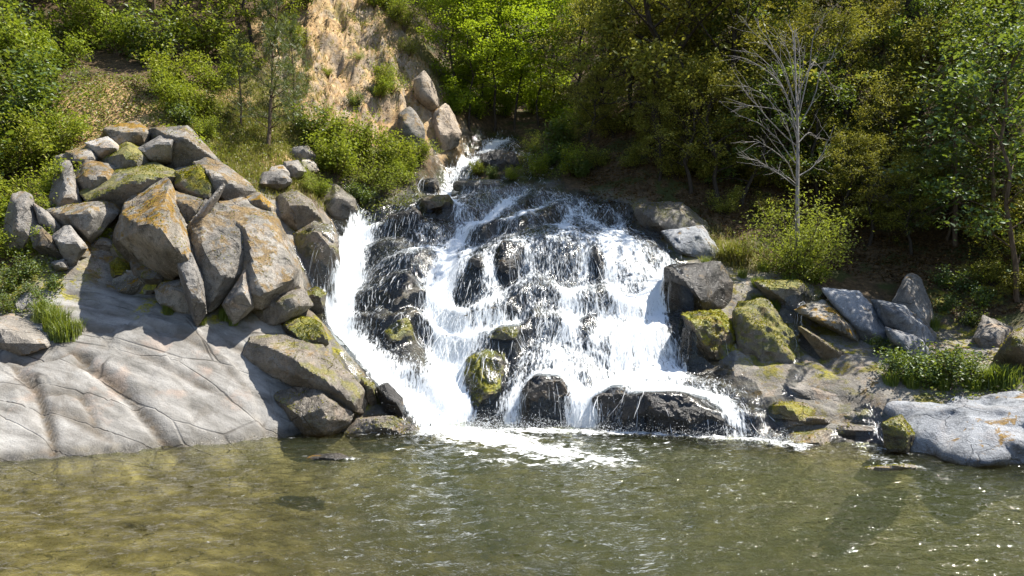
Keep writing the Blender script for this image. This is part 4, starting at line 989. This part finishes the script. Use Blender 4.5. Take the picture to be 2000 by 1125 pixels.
def gen_shrub(seed, H=1.6, R=.9, ns=11, leaf=.055, nleaf=5000, aspect=.55, r0=.014, arch=.5, low=.25, up=.5, tuft=.11):
    rg = np.random.default_rng(seed); g = Geo(); pts = []
    for i in range(ns):
        az = rg.uniform(0, 2 * np.pi); rr = R * rg.uniform(.25, 1); h = H * rg.uniform(.6, 1.05) * (1 - .35 * (rr / R) ** 2)
        t = np.linspace(0, 1, 8)[:, None]
        P = np.c_[np.cos(az) * rr * t ** (1 + arch), np.sin(az) * rr * t ** (1 + arch), h * t - .12] + np.cumsum(rg.normal(0, .02 * H, (8, 3)), 0) * t
        tube(g, P, r0 * (1.1 - t[:, 0] * .9), 5); pts.append(P[2:])
        for s in range(7):
            a = rg.uniform(low, 1) * 7; b = P[int(min(a, 6))]; d = nrmz(rg.normal(size=3) + (np.cos(az) * .4, np.sin(az) * .4, .5)); l = H * rg.uniform(.1, .26)
            Q = b + d * l * np.linspace(0, 1, 4)[:, None]; tube(g, Q, r0 * .35 * np.linspace(1, .3, 4), 4); pts.append(Q[1:]); pts.append(Q[1:])
    pts = np.concatenate(pts); pts = pts[pts[:, 2] > H * low * .6]
    C = pts[rg.integers(0, len(pts), nleaf)]; off = rg.normal(0, tuft * H ** .5, (nleaf, 3)); V, F = leaves(C + off, leaf, rg, up, aspect, off)
    return g.mesh('stems'), mk_mesh('foliage', V, F, False)

def gen_pine(seed, H=5, spread=1.3, whorls=15, cb=.2, needle=.13, per=26, droop=0.0, sparse=1.0, r0=.06):
    rg = np.random.default_rng(seed); g = Geo(); C = []; O = []
    z = np.linspace(-.3, H, 12); tp = np.c_[np.cumsum(rg.normal(0, .025, 12)), np.cumsum(rg.normal(0, .025, 12)), z]
    tube(g, tp, r0 * (1 - np.linspace(0, .93, 12)), 7)
    for w in range(whorls):
        u = cb + (1 - cb) * w / whorls; b = np.array([np.interp(u * H, z, tp[:, k]) for k in range(3)])
        for j in range(rg.integers(3, 6)):
            az = rg.uniform(0, 6.28); ln = spread * (1 - .75 * (u - cb) / (1 - cb)) * rg.uniform(.6, 1.1); el = .25 + .5 * u - droop
            d = np.array((np.cos(az) * np.cos(el), np.sin(az) * np.cos(el), np.sin(el))); t = np.linspace(0, 1, 6)[:, None]
            P = b + d * ln * t + np.array((0, 0, .18 * ln - droop * .6 * ln)) * t ** 2; tube(g, P, max(.006, r0 * .22) * (1.1 - t[:, 0]), 4)
            if rg.random() > sparse: continue
            for s in range(9):
                q = rg.uniform(.3, 1.0); c = b + d * ln * q + np.array((0, 0, .18 * ln - droop * .6 * ln)) * q ** 2 + rg.normal(0, .07 * ln, 3)
                o = rg.normal(size=(per // 2, 3)) + d * .9 + (0, 0, -.4 * droop); o = nrmz(o); C.append(c + o * needle * .5); O.append(o)
    C = np.concatenate(C); O = np.concatenate(O); n = len(C); side = nrmz(np.cross(O, rg.normal(size=(n, 3)))); L = needle * rg.uniform(.7, 1.2, (n, 1))
    V = np.stack([C - O * L * .5, C + side * .007, C + O * L * .5, C - side * .007], 1).reshape(-1, 3)
    return g.mesh('trunk'), mk_mesh('needles', V, np.arange(4 * n).reshape(-1, 4), False)

def blades(C, H, rg, lean=.5, w=.006, H_sd=.25):
    """arched grass blades, two quads each"""
    n = len(C); az = rg.uniform(0, 6.28, n); h = H * rg.uniform(1 - H_sd * 2, 1 + H_sd, n); l = h * lean * rg.uniform(.2, 1.2, n)
    d = np.c_[np.cos(az), np.sin(az), np.zeros(n)]; s = np.c_[-np.sin(az), np.cos(az), np.zeros(n)] * w; u = np.array((0, 0, 1.0))
    m = C + d * (l * .3)[:, None] + u * (h * .62)[:, None]; t = C + d * l[:, None] + u * (h * (1 - .25 * lean))[:, None]
    V = np.stack([C - s, C + s, m + s * .8, m - s * .8, t + s * .1, t - s * .1], 1).reshape(-1, 3); b = np.arange(n)[:, None] * 6
    F = np.concatenate([b + np.array((0, 1, 2, 3)), b + np.array((3, 2, 4, 5))]); return V, F

def gen_grass(seed, H=.5, R=.22, n=260, lean=.7):
    rg = np.random.default_rng(seed); a = rg.uniform(0, 6.28, n); r = R * np.sqrt(rg.random(n)) * .8
    V, F = blades(np.c_[np.cos(a) * r, np.sin(a) * r, np.full(n, -.04)], H, rg, lean); return mk_mesh('grass_tuft', V, F, True)

class Kind:
    def __init__(s, name, cat, parts): s.name = name; s.cat = cat; s.parts = parts
TREE = {}
def reg(key, name, cat, meshes, mats, pnames):
    for me, ma in zip(meshes, mats): me.materials.append(ma)
    TREE[key] = (name, cat, list(zip(meshes, pnames)))
for i in range(3):
    reg('broad%d' % i, 'broadleaf_tree', 'tree', gen_tree(20 + i, 5.6, .22, 1.9, 18, .105, 6500, .07, .27), (BARK, LF_SPRING), ('trunk', 'crown'))
    reg('oak%d' % i, 'oak_tree', 'tree', gen_tree(40 + i, 6.2, .25, 2.3, 20, .105, 7500, .11, .33, .5, .16), (BARK, LF_OAK), ('trunk', 'crown'))
    reg('shrub%d' % i, 'leafy_shrub', 'shrub', gen_shrub(60 + i, 1.6, 1.0, 12, .085, 2600, tuft=.075), (BARK_BROWN, LF_SPRING), ('stems', 'foliage'))
    reg('oakshrub%d' % i, 'evergreen_shrub', 'shrub', gen_shrub(70 + i, 1.6, 1.1, 12, .075, 3000, tuft=.08), (BARK, LF_OAK), ('stems', 'foliage'))
for i in range(2):
    reg('lime%d' % i, 'maple_tree', 'tree', gen_tree(80 + i, 7.0, .28, 2.1, 17, .095, 8000, .055, .42, .45, .12, .6, .35, .8, 1.2), (BARK, LF_LIME), ('trunk', 'crown'))
    reg('cool%d' % i, 'alder_sapling', 'tree', gen_tree(90 + i, 4.2, .2, 1.3, 14, .085, 3600, .04, .28, .5, .1, .5, .5, .6, .5), (BARK_BROWN, LF_COOL), ('trunk', 'crown'))
    reg('herb%d' % i, 'leafy_plant', 'plant', gen_shrub(100 + i, .75, .42, 9, .055, 900, .6, .006, .4, .15, .6, .07), (BARK_BROWN, LF_COOL), ('stems', 'foliage'))
    reg('pine%d' % i, 'young_pine', 'tree', gen_pine(110 + i, 4.6, 1.15, 15, .12, .15, 26, 0, .85, .06), (BARK_BROWN, LF_PINE), ('trunk', 'needles'))
for i in range(2):
    reg('paleshrub%d' % i, 'leafy_shrub', 'shrub', gen_shrub(65 + i, 1.7, 1.0, 13, .075, 2200, .45, .014, .5, .25, .5, .08), (BARK_BROWN, LF_WILLOW), ('stems', 'foliage'))
    reg('darkshrub%d' % i, 'leafy_shrub', 'shrub', gen_shrub(67 + i, 1.6, 1.0, 12, .10, 1900, .7, .014, .5, .25, .9, .08), (BARK_BROWN, LF_COOL), ('stems', 'foliage'))
    reg('yellowtree%d' % i, 'broadleaf_tree', 'tree', gen_tree(26 + i, 5.2, .2, 1.8, 16, .09, 5200, .06, .26), (BARK_BROWN, LF_WILLOW), ('trunk', 'crown'))
for i in range(2):
    reg('limeshrub%d' % i, 'leafy_shrub', 'shrub', gen_shrub(165 + i, 2.0, 1.3, 13, .10, 2600, .7, .014, .5, .2, .9, .10), (BARK, LF_LIME), ('stems', 'foliage'))
    reg('greenoak%d' % i, 'broadleaf_tree', 'tree', gen_tree(46 + i, 6.0, .22, 2.2, 18, .12, 5200, .09, .32, .45, .15, .5, .5, .7, .8), (BARK, LF_COOL), ('trunk', 'crown'))
reg('fir', 'drooping_conifer', 'tree', gen_pine(115, 5.0, 1.7, 17, .18, .10, 30, .65, .75, .07), (BARK_BROWN, LF_PINE), ('trunk', 'needles'))
reg('bigfir', 'tall_conifer', 'tree', gen_pine(116, 17, 2.6, 30, .35, .24, 34, .35, .95, .24), (BARK, LF_PINE), ('trunk', 'needles'))
reg('willow', 'willow_bush', 'bush', gen_shrub(120, 2.0, 1.25, 26, .07, 8500, .36, .014, .35, .15, .4, .09), (BARK_BROWN, LF_WILLOW), ('stems', 'foliage'))
reg('sprout', 'leafy_shrub', 'shrub', gen_shrub(121, 1.2, .6, 10, .075, 1500, .7, .009, .5, .2, .8, .09), (BARK_BROWN, LF_SPRING), ('stems', 'foliage'))
for i in range(3):
    reg('grass%d' % i, 'grass_clump', 'grass', (gen_grass(130 + i, .42, .24, 300, .55),), (LF_GRASS,), ('blades',))
reg('dry', 'grass_clump', 'grass', (gen_grass(135, .55, .28, 380, 1.0),), (LF_DRY,), ('blades',))

PR = np.random.default_rng(99)
def plant(key, loc, s=1.0, label=None, group=None, rot=None, sz=None, tilt=(0, 0)):
    name, cat, parts = TREE[key]
    rz = PR.uniform(0, 6.28) if rot is None else rot
    if len(parts) == 1:
        o = link(name, parts[0][0], loc=tuple(loc), rotz=rz, scale=(s, s, sz or s))
    else:
        o = link(name, None, loc=tuple(loc), rotz=rz, scale=(s, s, sz or s))
        for me, pn in parts: link(pn, me, parent=o)
    o.rotation_euler[0] = tilt[0]; o.rotation_euler[1] = tilt[1]
    return tag(o, label, cat, group)
def onpx(key, px, py, s=1.0, label=None, group=None, y0=7.0, **kw):
    p = ground(px, py, y0); p[2] -= .03; return plant(key, p, s, label, group, **kw)
# ------------------------------------------------------------------ planting
def B3(k):
    r = PR.random()
    if k == 'shrub' and r < .25: return 'paleshrub%d' % PR.integers(0, 2)
    if k == 'shrub' and r < .45: return 'darkshrub%d' % PR.integers(0, 2)
    if k == 'oak' and r < .22: return 'greenoak%d' % PR.integers(0, 2)
    if k == 'broad' and r < .42: return 'yellowtree%d' % PR.integers(0, 2)
    return '%s%d' % (k, PR.integers(0, 3))
B2 = lambda k: '%s%d' % (k, PR.integers(0, 2))
# left bank, thicket over the boulders
for px, py, s in [(10,420,.75),(55,450,.6),(95,400,.75),(30,350,.9),(100,330,.9),(10,300,1.0),(60,270,1.1),(120,290,.7),(-60,380,1.2),(-50,480,.9),(20,510,.5),(70,500,.45),(-80,300,1.3)]:
    onpx(B3('shrub'), px, py, s, 'green leafy shrub spilling over pale rocks beside the boulder pile', 'shrubs beside the boulder pile')
for px, py, s in [(20,215,1.0),(70,205,.9),(60,150,1.2),(10,130,1.4),(330,190,.9),(350,225,.8),(390,235,.7),(420,180,.8),(300,130,1.1),(400,120,1.2),(470,150,.8),(160,100,1.2),(-60,200,1.5),(360,250,.5),(400,275,.45),(230,110,1.0),(110,140,.9)]:
    onpx(B3('shrub'), px, py, s, 'sunlit green shrub on the slope above the bare earth patch', 'shrubs above the bare earth')
for px, py, s in [(30,90,.9),(130,70,.8),(220,100,.8),(330,90,.85),(420,80,.75),(490,90,.8),(-60,120,1.0),(60,20,1.0),(180,20,1.1),(300,20,1.0),(400,20,1.0),(500,30,.9),(-100,30,1.1),(560,60,.65),(545,110,.5)]:
    onpx(B3('broad'), px, py, s, 'spring green broadleaf tree crowding the sunny slope', 'broadleaf trees on the sunny slope')
for i in range(26):
    x = PR.uniform(-24, -9); y = PR.uniform(25, 44); plant(B3('broad'), (x, y, hq(x, y)[0]), PR.uniform(.9, 1.4), 'spring green broadleaf tree crowding the sunny slope', 'broadleaf trees on the sunny slope')
onpx('pine0', 525, 290, .92, 'slender young pine with bare lower trunk on the dry grass slope', tilt=(0, .07))
onpx('pine1', 575, 235, .6, 'small feathery pine beside the bare earth cliff')
onpx('pine1', 470, 250, .5, 'small feathery pine low on the dry grass slope')
onpx('sprout', 348, 330, .95, 'bright leafy sapling growing from a gap in the boulder pile', y0=13.2)
onpx('sprout', 190, 470, .5, 'small leafy sprig in the shaded gap below the recessed block', y0=12.8)
for px, py, s in [(610,290,.75),(650,300,.7),(690,310,.8),(730,330,.8),(770,345,.7),(660,350,.8),(720,375,.7),(790,360,.6),(640,340,.6),(750,385,.55),(820,320,.5),(700,400,.4)]:
    onpx(B3('shrub'), px, py, s * 1.15, 'leafy shrub in the shaded hollow under the earth cliff', 'shrubs in the hollow under the earth cliff')
for px, py, s in [(760,20,.9),(790,60,.8),(770,40,.7),(800,110,.5),(730,15,.6),(745,170,.55),(765,185,.55),(740,200,.5),(600,20,.8),(580,90,.5),(690,210,.35),(640,150,.25),(700,120,.25)]:
    onpx(B3('shrub'), px, py, s, 'pale green shrub clinging to the earth cliff', 'shrubs clinging to the earth cliff')
for px, py, s in [(600,375,.35),(590,355,.35),(620,385,.4)]:
    onpx(B3('shrub'), px, py, s, 'low yellow green shrub over the brown boulders by the grass slope', 'low shrubs by the grass slope')
# creek head
for px, py, s in [(968,258,.85),(1005,252,.8),(915,250,.7),(1050,245,.75),(940,225,.9),(1080,215,.8),(890,200,.8)]:
    onpx(B2('lime'), px, py, s * .9, 'lime green thin stemmed maple glowing above the upper creek', 'maples above the upper creek')
for i in range(34):
    x = PR.uniform(-8, 9); y = PR.uniform(31, 50); (x > 3 and y < 42) or plant(B3('oak') if PR.random() < .6 else B3('broad'), (x, y, hq(x, y)[0]), PR.uniform(.9, 1.5), 'dark forest tree filling the head of the valley', 'forest trees at the valley head')
for px, py, s in [(890,60,.8),(960,50,.9),(1040,80,.8),(870,110,.6),(1080,110,.7),(1110,60,.9)]:
    onpx(B3('broad') if px < 1000 else B3('oak'), px, py, s, 'mid green tree behind the lime maples', 'trees behind the maples')
for px, py, s in [(1080,330,.7),(1050,345,.5),(1110,345,.7),(1140,350,.6),(1040,300,.5),(930,345,.35),(960,352,.3),(1100,300,.8),(1000,352,.3)]:
    onpx(B3('shrub'), px, py, s, 'shaded green shrub at the brink of the falls', 'shrubs at the brink of the falls')
for px, py, s in [(890,225,.6),(930,232,.6),(985,228,.6),(1040,222,.7),(1085,235,.7),(955,205,.9),(1020,200,.9),(1070,195,.9),(900,185,.9),(1110,260,.6),(1000,170,1.1),(930,160,1.1)]:
    onpx(B2('limeshrub'), px, py, s, 'lime undergrowth shrub among the maples', 'undergrowth among the maples')
# shaded slope on the right
for px, py, s in [(1180,150,.75),(1260,140,.8),(1350,120,.8),(1430,170,.75),(1260,210,.7),(1390,230,.75),(1480,130,.8),(1220,50,.85),(1330,40,.85),(1430,40,.85),(1330,250,.6),(1560,190,.75),(1640,230,.7),(1650,110,.8),(1720,280,.6),(1850,230,.7),(1910,130,.8),(1960,230,.7),(1580,40,.85),(1720,150,.75),(1840,60,.8),(1150,110,.8),(2060,240,.8),(1335,335,1.3),(1290,310,1.15),(1425,345,1.0)]:
    onpx(B3('oak'), px, py, s, 'dark evergreen oak on the shaded slope', 'evergreen oaks on the shaded slope')
for px, py, s in [(1150,250,.8),(1200,270,.8),(1270,290,.7),(1340,300,.9),(1400,310,.9),(1380,360,.7),(1440,340,.8),(1320,350,.6),(1480,370,.8),(1540,380,.8),(1600,330,1.0),(1650,390,.9),(1640,290,1.0),(1760,350,.9),(1800,400,.8),(1850,380,.9),(1900,420,.8),(1950,380,1.0),(1980,450,.8),(1840,330,.9),(1720,440,.6),(1930,480,.7),(1990,520,.7),(2060,480,1.0),(1940,560,.5),(1990,580,.5),(1420,420,.5),(1500,430,.5),(1170,330,.5),(1240,330,.5)]:
    onpx(B3('oakshrub'), px, py, s, 'dull green shrub on the shaded slope', 'shrubs on the shaded slope')
for px, py, s in [(1130,230,.6),(1180,260,.6),(1230,240,.65),(1160,310,.4),(1290,350,.4),(1350,380,.5),(1400,390,.55),(1450,400,.55),(1500,350,.6),(1480,300,.7),(1550,330,.65),(1600,400,.6),(1650,340,.65),(1690,310,.6),(1750,420,.5),(1790,350,.6),(1830,300,.65),(1880,360,.6),(1930,330,.65),(1980,300,.7),(1700,480,.4),(1650,470,.4),(1780,500,.35),(1380,300,.65),(1560,270,.75),(2030,400,.7),(1310,270,.6)]:
    onpx(B3('oak'), px, py, s, 'young evergreen oak low on the shaded slope', 'young oaks low on the shaded slope')
for i in range(30):
    x = PR.uniform(9, 26); y = PR.uniform(24, 44); (y < 38 and x < 20) or plant(B3('oak'), (x, y, hq(x, y)[0]), PR.uniform(.95, 1.5), 'dark evergreen oak high on the shaded slope', 'evergreen oaks high on the shaded slope')
p = ground(1782, 225); plant('bigfir', p, 1.0, 'tall dark conifer with a thick black trunk on the shaded slope')
onpx('fir', 1862, 480, .85, 'drooping conifer with bare lower twigs on the shaded slope', rot=.4)
onpx('fir', 1965, 450, .8, 'drooping conifer with dense hanging sprays beside the alder saplings')
onpx('cool0', 1985, 590, 1.25, 'bright leaved alder sapling leaning out over the mossy bank', tilt=(0, -.12)); onpx('cool1', 1925, 480, 1.15, 'tall bright leaved alder sapling beside the drooping conifers')
onpx('cool1', 1850, 470, .75, 'short bright leaved alder sapling beside the drooping conifer')
onpx('cool0', 1500, 120, .8, 'fresh green sapling behind the dead tree')
onpx('willow', 1560, 548, 1.0, 'light green willow bush at the foot of the dead tree')
onpx('sprout', 1590, 555, .5, 'low green sprig spilling over the ledge below the willow bush')
onpx('grass1', 1425, 512, 1.0, 'fresh green grass clump beside the arching dry grass'); onpx('dry', 1432, 515, 1.35, 'pale arching grass clump beside the willow bush')
for px, py, s in [(1490,530,.6),(1450,540,.5),(1700,630,.3)]:
    onpx(B3('grass'), px, py, s, 'small green grass tuft on the rocks under the willow bush', 'grass tufts under the willow bush')
for px, py, s in [(1510,605,.7),(1480,595,.6),(1535,600,.6)]:
    onpx(B3('grass'), px, py, s, 'green grass tuft on the mossy hummock', 'grass tufts on the mossy hummock', y0=12.5)
for px, py, s in [(1740,740,.9),(1780,745,.9),(1810,755,1.0),(1850,758,1.2),(1890,755,1.0),(1830,735,1.0),(1870,735,.9)]:
    onpx(B2('herb'), px, py, s, 'fresh leafy plant on the shelf behind the scalloped boulder', 'leafy plants on the shelf')
for px, py, s in [(1950,755,1.0),(1970,752,.9),(1930,757,.8),(1780,755,.6),(1840,760,.6),(1740,750,.6),(1900,762,.6)]:
    onpx(B3('grass'), px, py, s, 'bright green grass clump on the shelf behind the scalloped boulder', 'grass clumps on the shelf')
for px, py, s in [(1600,600,.4),(1640,625,.45),(1690,655,.4),(1720,690,.6),(1755,700,.6),(1560,570,.5),(1400,545,.4),(1900,640,.7),(1950,660,.6),(1840,560,.8),(1850,610,.7),(1880,570,.8),(1920,600,.8)]:
    onpx(B2('herb'), px, py, s, 'pale leafy sprig hanging on the mossy shaded bank', 'sprigs on the mossy bank')
for px, py, s in [(1620,610,.6),(1660,640,.6),(1700,670,.6),(1540,560,.7),(1380,520,.6),(1760,715,.7),(1480,560,.6),(1820,640,.7)]:
    onpx(B3('grass'), px, py, s, 'yellow green grass tuft between the grey rocks', 'grass tufts between the grey rocks')
# grass and herbs on the slab edge
for px, py, s in [(110,640,1.0),(130,660,.9),(90,625,.9),(145,650,.7),(115,665,.7)]:
    onpx(B3('grass'), px, py, s, 'bright green grass clump growing from a hollow in the bare slab', 'grass clumps in the slab hollow')
for px, py, s in [(20,570,.8),(60,590,.6),(15,610,.6),(50,545,.8),(100,570,.5),(85,610,.6),(10,650,.4)]:
    onpx(B2('herb'), px, py, s, 'small leafy herb at the mossy edge of the bare slab', 'herbs at the slab edge')
for px, py, s in [(330,612,.5),(440,625,.6),(455,632,.5),(395,632,.4)]:
    onpx(B3('grass'), px, py, s, 'small grass tuft at the foot of the big boulders', 'grass tufts under the big boulders')

# dead tree
C4 = lambda x, y: (1440 + x / 2.009, y / 2.009)
bp = ground(1557, 545); Yd = bp[1]; g = Geo(); rg = np.random.default_rng(5)
W4 = lambda pts, y0, y1: [at(*C4(x, y), Yd + y0 + (y1 - y0) * i / max(1, len(pts) - 1)) for i, (x, y) in enumerate(pts)]
tr = bez([bp + (0, 0, -.2)] + W4([(235,900),(235,780),(237,600),(235,430),(229,330),(226,200),(224,120)], 0, .2), 24); tube(g, tr, np.linspace(.055, .006, 24), 7)
dead = link('dead_tree', None, loc=tuple(bp)); tag(dead, 'bare grey dead tree with fan of upswept branches behind the willow bush', 'tree')
ob = link('trunk', g.mesh('trunk'), BARK_GREY, dead, loc=tuple(-bp))
BR = [[(228,730),(130,660),(0,595)],[(232,725),(190,690),(120,655),(60,660)],[(228,710),(185,630),(90,565),(-10,545)],[(232,620),(190,500),(110,390),(20,355)],[(230,570),(150,505),(70,420),(15,365)],
      [(232,505),(175,340),(80,265),(-25,228)],[(226,400),(160,230),(90,140),(25,45)],[(230,420),(190,290),(130,190),(60,90)],[(233,420),(218,230),(195,80)],[(238,410),(248,240),(240,110)],
      [(240,460),(280,290),(300,150),(345,60)],[(244,490),(300,390),(330,290),(385,200)],[(244,690),(320,630),(385,490)],[(236,560),(200,420),(150,340),(70,345)],[(240,430),(262,300),(275,180)],
      [(228,640),(160,560),(60,490),(-30,480)],[(236,530),(180,440),(60,410),(-30,420)],[(240,560),(290,520),(320,550)],[(228,330),(205,200),(180,120)],[(240,370),(300,250),(370,330),(390,370)],[(234,470),(130,250),(20,190)]]
g = Geo()
for i, b in enumerate(BR):
    dpt = rg.uniform(-.8, .8); P = bez(W4(b, 0, dpt), 12); P += np.cumsum(rg.normal(0, .022, P.shape), 0) * np.linspace(0, 1, 12)[:, None]; r = rg.uniform(.009, .017); tube(g, P, np.linspace(r, .004, 12), 5)
    for s in range(10):
        k = rg.integers(3, 11); d = nrmz(P[min(k + 1, 11)] - P[k - 1]) + rg.normal(0, .45, 3); l = rg.uniform(.15, .5)
        Q = P[k] + d * l * np.linspace(0, 1, 5)[:, None] + rg.normal(0, .012, (5, 3)); Q[0] = P[k]; tube(g, Q, np.linspace(.005, .002, 5), 4)
link('branches', g.mesh('branches'), BARK_GREY, dead, loc=tuple(-bp))

# ------------------------------------------------------------------ ground cover
def scatter(n, zones, rg):
    out = []
    for px, py, r, w in zones:
        c = ground(px, py); k = int(n * w); a = rg.uniform(0, 6.28, k); q = r * np.sqrt(rg.random(k)); x = c[0] + np.cos(a) * q; y = c[1] + np.sin(a) * q
        out.append(np.c_[x, y, hq(x, y)])
    return np.concatenate(out)
rg = np.random.default_rng(17)
C = scatter(26000, [(480,280,1.7,.25),(430,250,1.2,.12),(540,220,1.5,.18),(500,335,1.0,.12),(600,360,.6,.05),(770,70,1.6,.1),(560,150,1.2,.06),(1430,500,.9,.05),(650,130,2.0,.04)], rg)
V, F = blades(C - (0, 0, .02), .17, rg, .9, .006); o = tag(link('dry_grass', mk_mesh('dry_grass', V, F), LF_DRY), 'short dry grass covering the sunny slope', 'grass', kind='stuff')
C = scatter(30000, [(60,260,1.6,.12),(40,200,1.8,.12),(300,200,1.5,.12),(400,240,1.2,.1),(480,230,1.5,.1),(470,320,1.0,.06),(20,470,.9,.06),(40,560,.7,.05),(660,330,1.3,.08),(740,360,1.0,.06),(1880,740,1.0,.06),(1080,330,1.2,.06),(760,80,1.6,.06),(200,190,1.2,.03)], rg)
C[:, 2] += np.abs(rg.normal(0, .07, len(C))); V, F = leaves(C, .055, rg, .8, .6); o = tag(link('ground_cover', mk_mesh('ground_cover', V, F, False), LF_HERB), 'low leafy herbs carpeting the banks', 'herbs', kind='stuff')
C = scatter(30000, [(1300,340,2.2,.15),(1500,420,2.2,.15),(1700,460,2.0,.15),(1900,500,1.8,.15),(1250,260,2.0,.12),(1450,300,2.4,.12),(1850,420,1.8,.1),(200,195,1.2,.03),(650,100,2.2,.03)], rg)
C[:, 2] += np.abs(rg.normal(0, .03, len(C)))
LITTER = leaf_mat('leaf_litter', [(.05, .03, .012), (.11, .065, .025), (.17, .11, .05), (.06, .06, .015)], .15, .02, (.2, .12, .03))
V, F = leaves(C, .07, rg, 1.2, .5); tag(link('leaf_litter', mk_mesh('leaf_litter', V, F, False), LITTER), 'brown fallen leaves on the shaded slope', 'leaves', kind='stuff')

# moss cushions on the damp rocks
pts = []
for o, v, f in ROCKS:
    mt = o.data.materials[0]
    w = {ROCK_WETMOSS: 1.0, ROCK_MOSSY: .8, ROCK_BROWN: .25, ROCK_LICHEN: .12}.get(mt, 0)
    if not w: continue
    tri = v[f]; nn = np.cross(tri[:, 1] - tri[:, 0], tri[:, 2] - tri[:, 0]); ar = np.linalg.norm(nn, axis=1); nz = nn[:, 2] / (ar + 1e-12)
    cen = tri.mean(1); msk = (nz > .35) * np.clip(fbm(cen * 2.2 + 40, 3, .6) * 2.2 + .15 + .3 * w, 0, 1) * w * ar
    k = int(min(2600, 1100 * msk.sum()))
    if k < 5: continue
    ch_ = rg.choice(len(f), k, p=msk / msk.sum()); r1 = rg.random((k, 1)); r2 = rg.random((k, 1)) * (1 - r1)
    pts.append(tri[ch_, 0] + (tri[ch_, 1] - tri[ch_, 0]) * r1 + (tri[ch_, 2] - tri[ch_, 0]) * r2)
C = np.concatenate(pts); V, F = leaves(C + (0, 0, .008), .035, rg, .9, .5)
tag(link('moss', mk_mesh('moss', V, F, False), LF_MOSS), 'yellow green moss cushions on the damp rocks', 'moss', kind='stuff')

# labels: tell look-alikes apart by what they stand beside
LM = {'the dead tree': bp, 'the tall black trunked conifer': ground(1782, 225), 'the drooping conifer': ground(1862, 480), 'the slender young pine': ground(525, 290), 'the boulder pile': ground(300, 270),
      'the earth cliff': CLIFF, 'the rock nose': at(875, 250, 22.0), 'the cone shaped rock': at(1770, 560, 15.4), 'the leaning alder sapling': ground(1985, 590), 'the upper creek': ground(990, 250), 'the brink of the falls': at(1240, 400, 18.5),
      'the upright pale slab': at(40, 440, 14), 'the bare earth patch': ground(200, 200), 'the willow bush': ground(1555, 545) + (.8, -.5, 0), 'the tilted slab': at(390, 430, 14.2), 'the mossy hummock': at(1500, 640, 14),
      'the scalloped boulder': at(1860, 770, 12.0), 'the bare slab': at(140, 660, 12.3)}
KINDS = {'broadleaf_tree': ('broadleaf tree', 'broadleaf trees on the slopes'), 'oak_tree': ('evergreen oak', 'evergreen oaks on the shaded slope'), 'maple_tree': ('thin stemmed maple', 'maples above the upper creek'), 'leafy_shrub': ('leafy shrub', 'leafy shrubs on the banks'),
         'evergreen_shrub': ('evergreen shrub', 'evergreen shrubs on the shaded slope'), 'leafy_plant': ('leafy plant', 'small leafy plants'), 'grass_clump': ('grass clump', 'grass clumps on the banks')}
PL = []
for o in [q for q in SC.objects if q.parent is None and q.get('group') and q.get('category') in ('tree', 'shrub', 'plant', 'grass')]:
    P = np.array(o.location); near2 = sorted(LM.items(), key=lambda kv: np.linalg.norm((P - kv[1]) * (1, .8, .6)))[:2]
    nm, q = near2[0]; d = P - q; rel = 'high above' if d[2] > 4 else 'uphill of' if d[2] > 1.5 else 'just above' if d[2] > .6 else 'below' if d[2] < -1 else 'beside'
    sc = o.scale[0]; big = {'tree': (.6, .95), 'shrub': (.55, .95), 'plant': (.65, .95), 'grass': (.55, .85)}[o['category']]
    sz = 'small' if sc < big[0] else 'large' if sc > big[1] else 'medium'
    ch0 = ' '.join(c.data.materials[0].name for c in o.children if 'leaf' in c.data.materials[0].name)
    tint = {'willow_leaf': 'yellowish', 'glossy_leaf': 'broad leaved', 'spring_leaf': 'spring green', 'oak_leaf': 'olive', 'lime_leaf': 'lime green'}.get(ch0, 'green')
    kind, grp = KINDS[o.name.split('.')[0]]
    if ch0 == 'glossy_leaf' and kind == 'broadleaf tree': tint = 'large leaved'
    o['group'] = grp; head = '%s %s %s' % (sz, tint, kind)
    o['label'] = '%s %s %s' % (head, rel, nm); PL.append((o, head + ' ' + rel, nm, near2[1][0]))
from collections import Counter
cnt = Counter(o['label'] for o, *_ in PL)
for o, head, a_, b_ in PL:
    if cnt[o['label']] > 1 and len(('%s %s toward %s' % (head, a_, b_)).split()) <= 16: o['label'] = '%s %s toward %s' % (head, a_, b_)
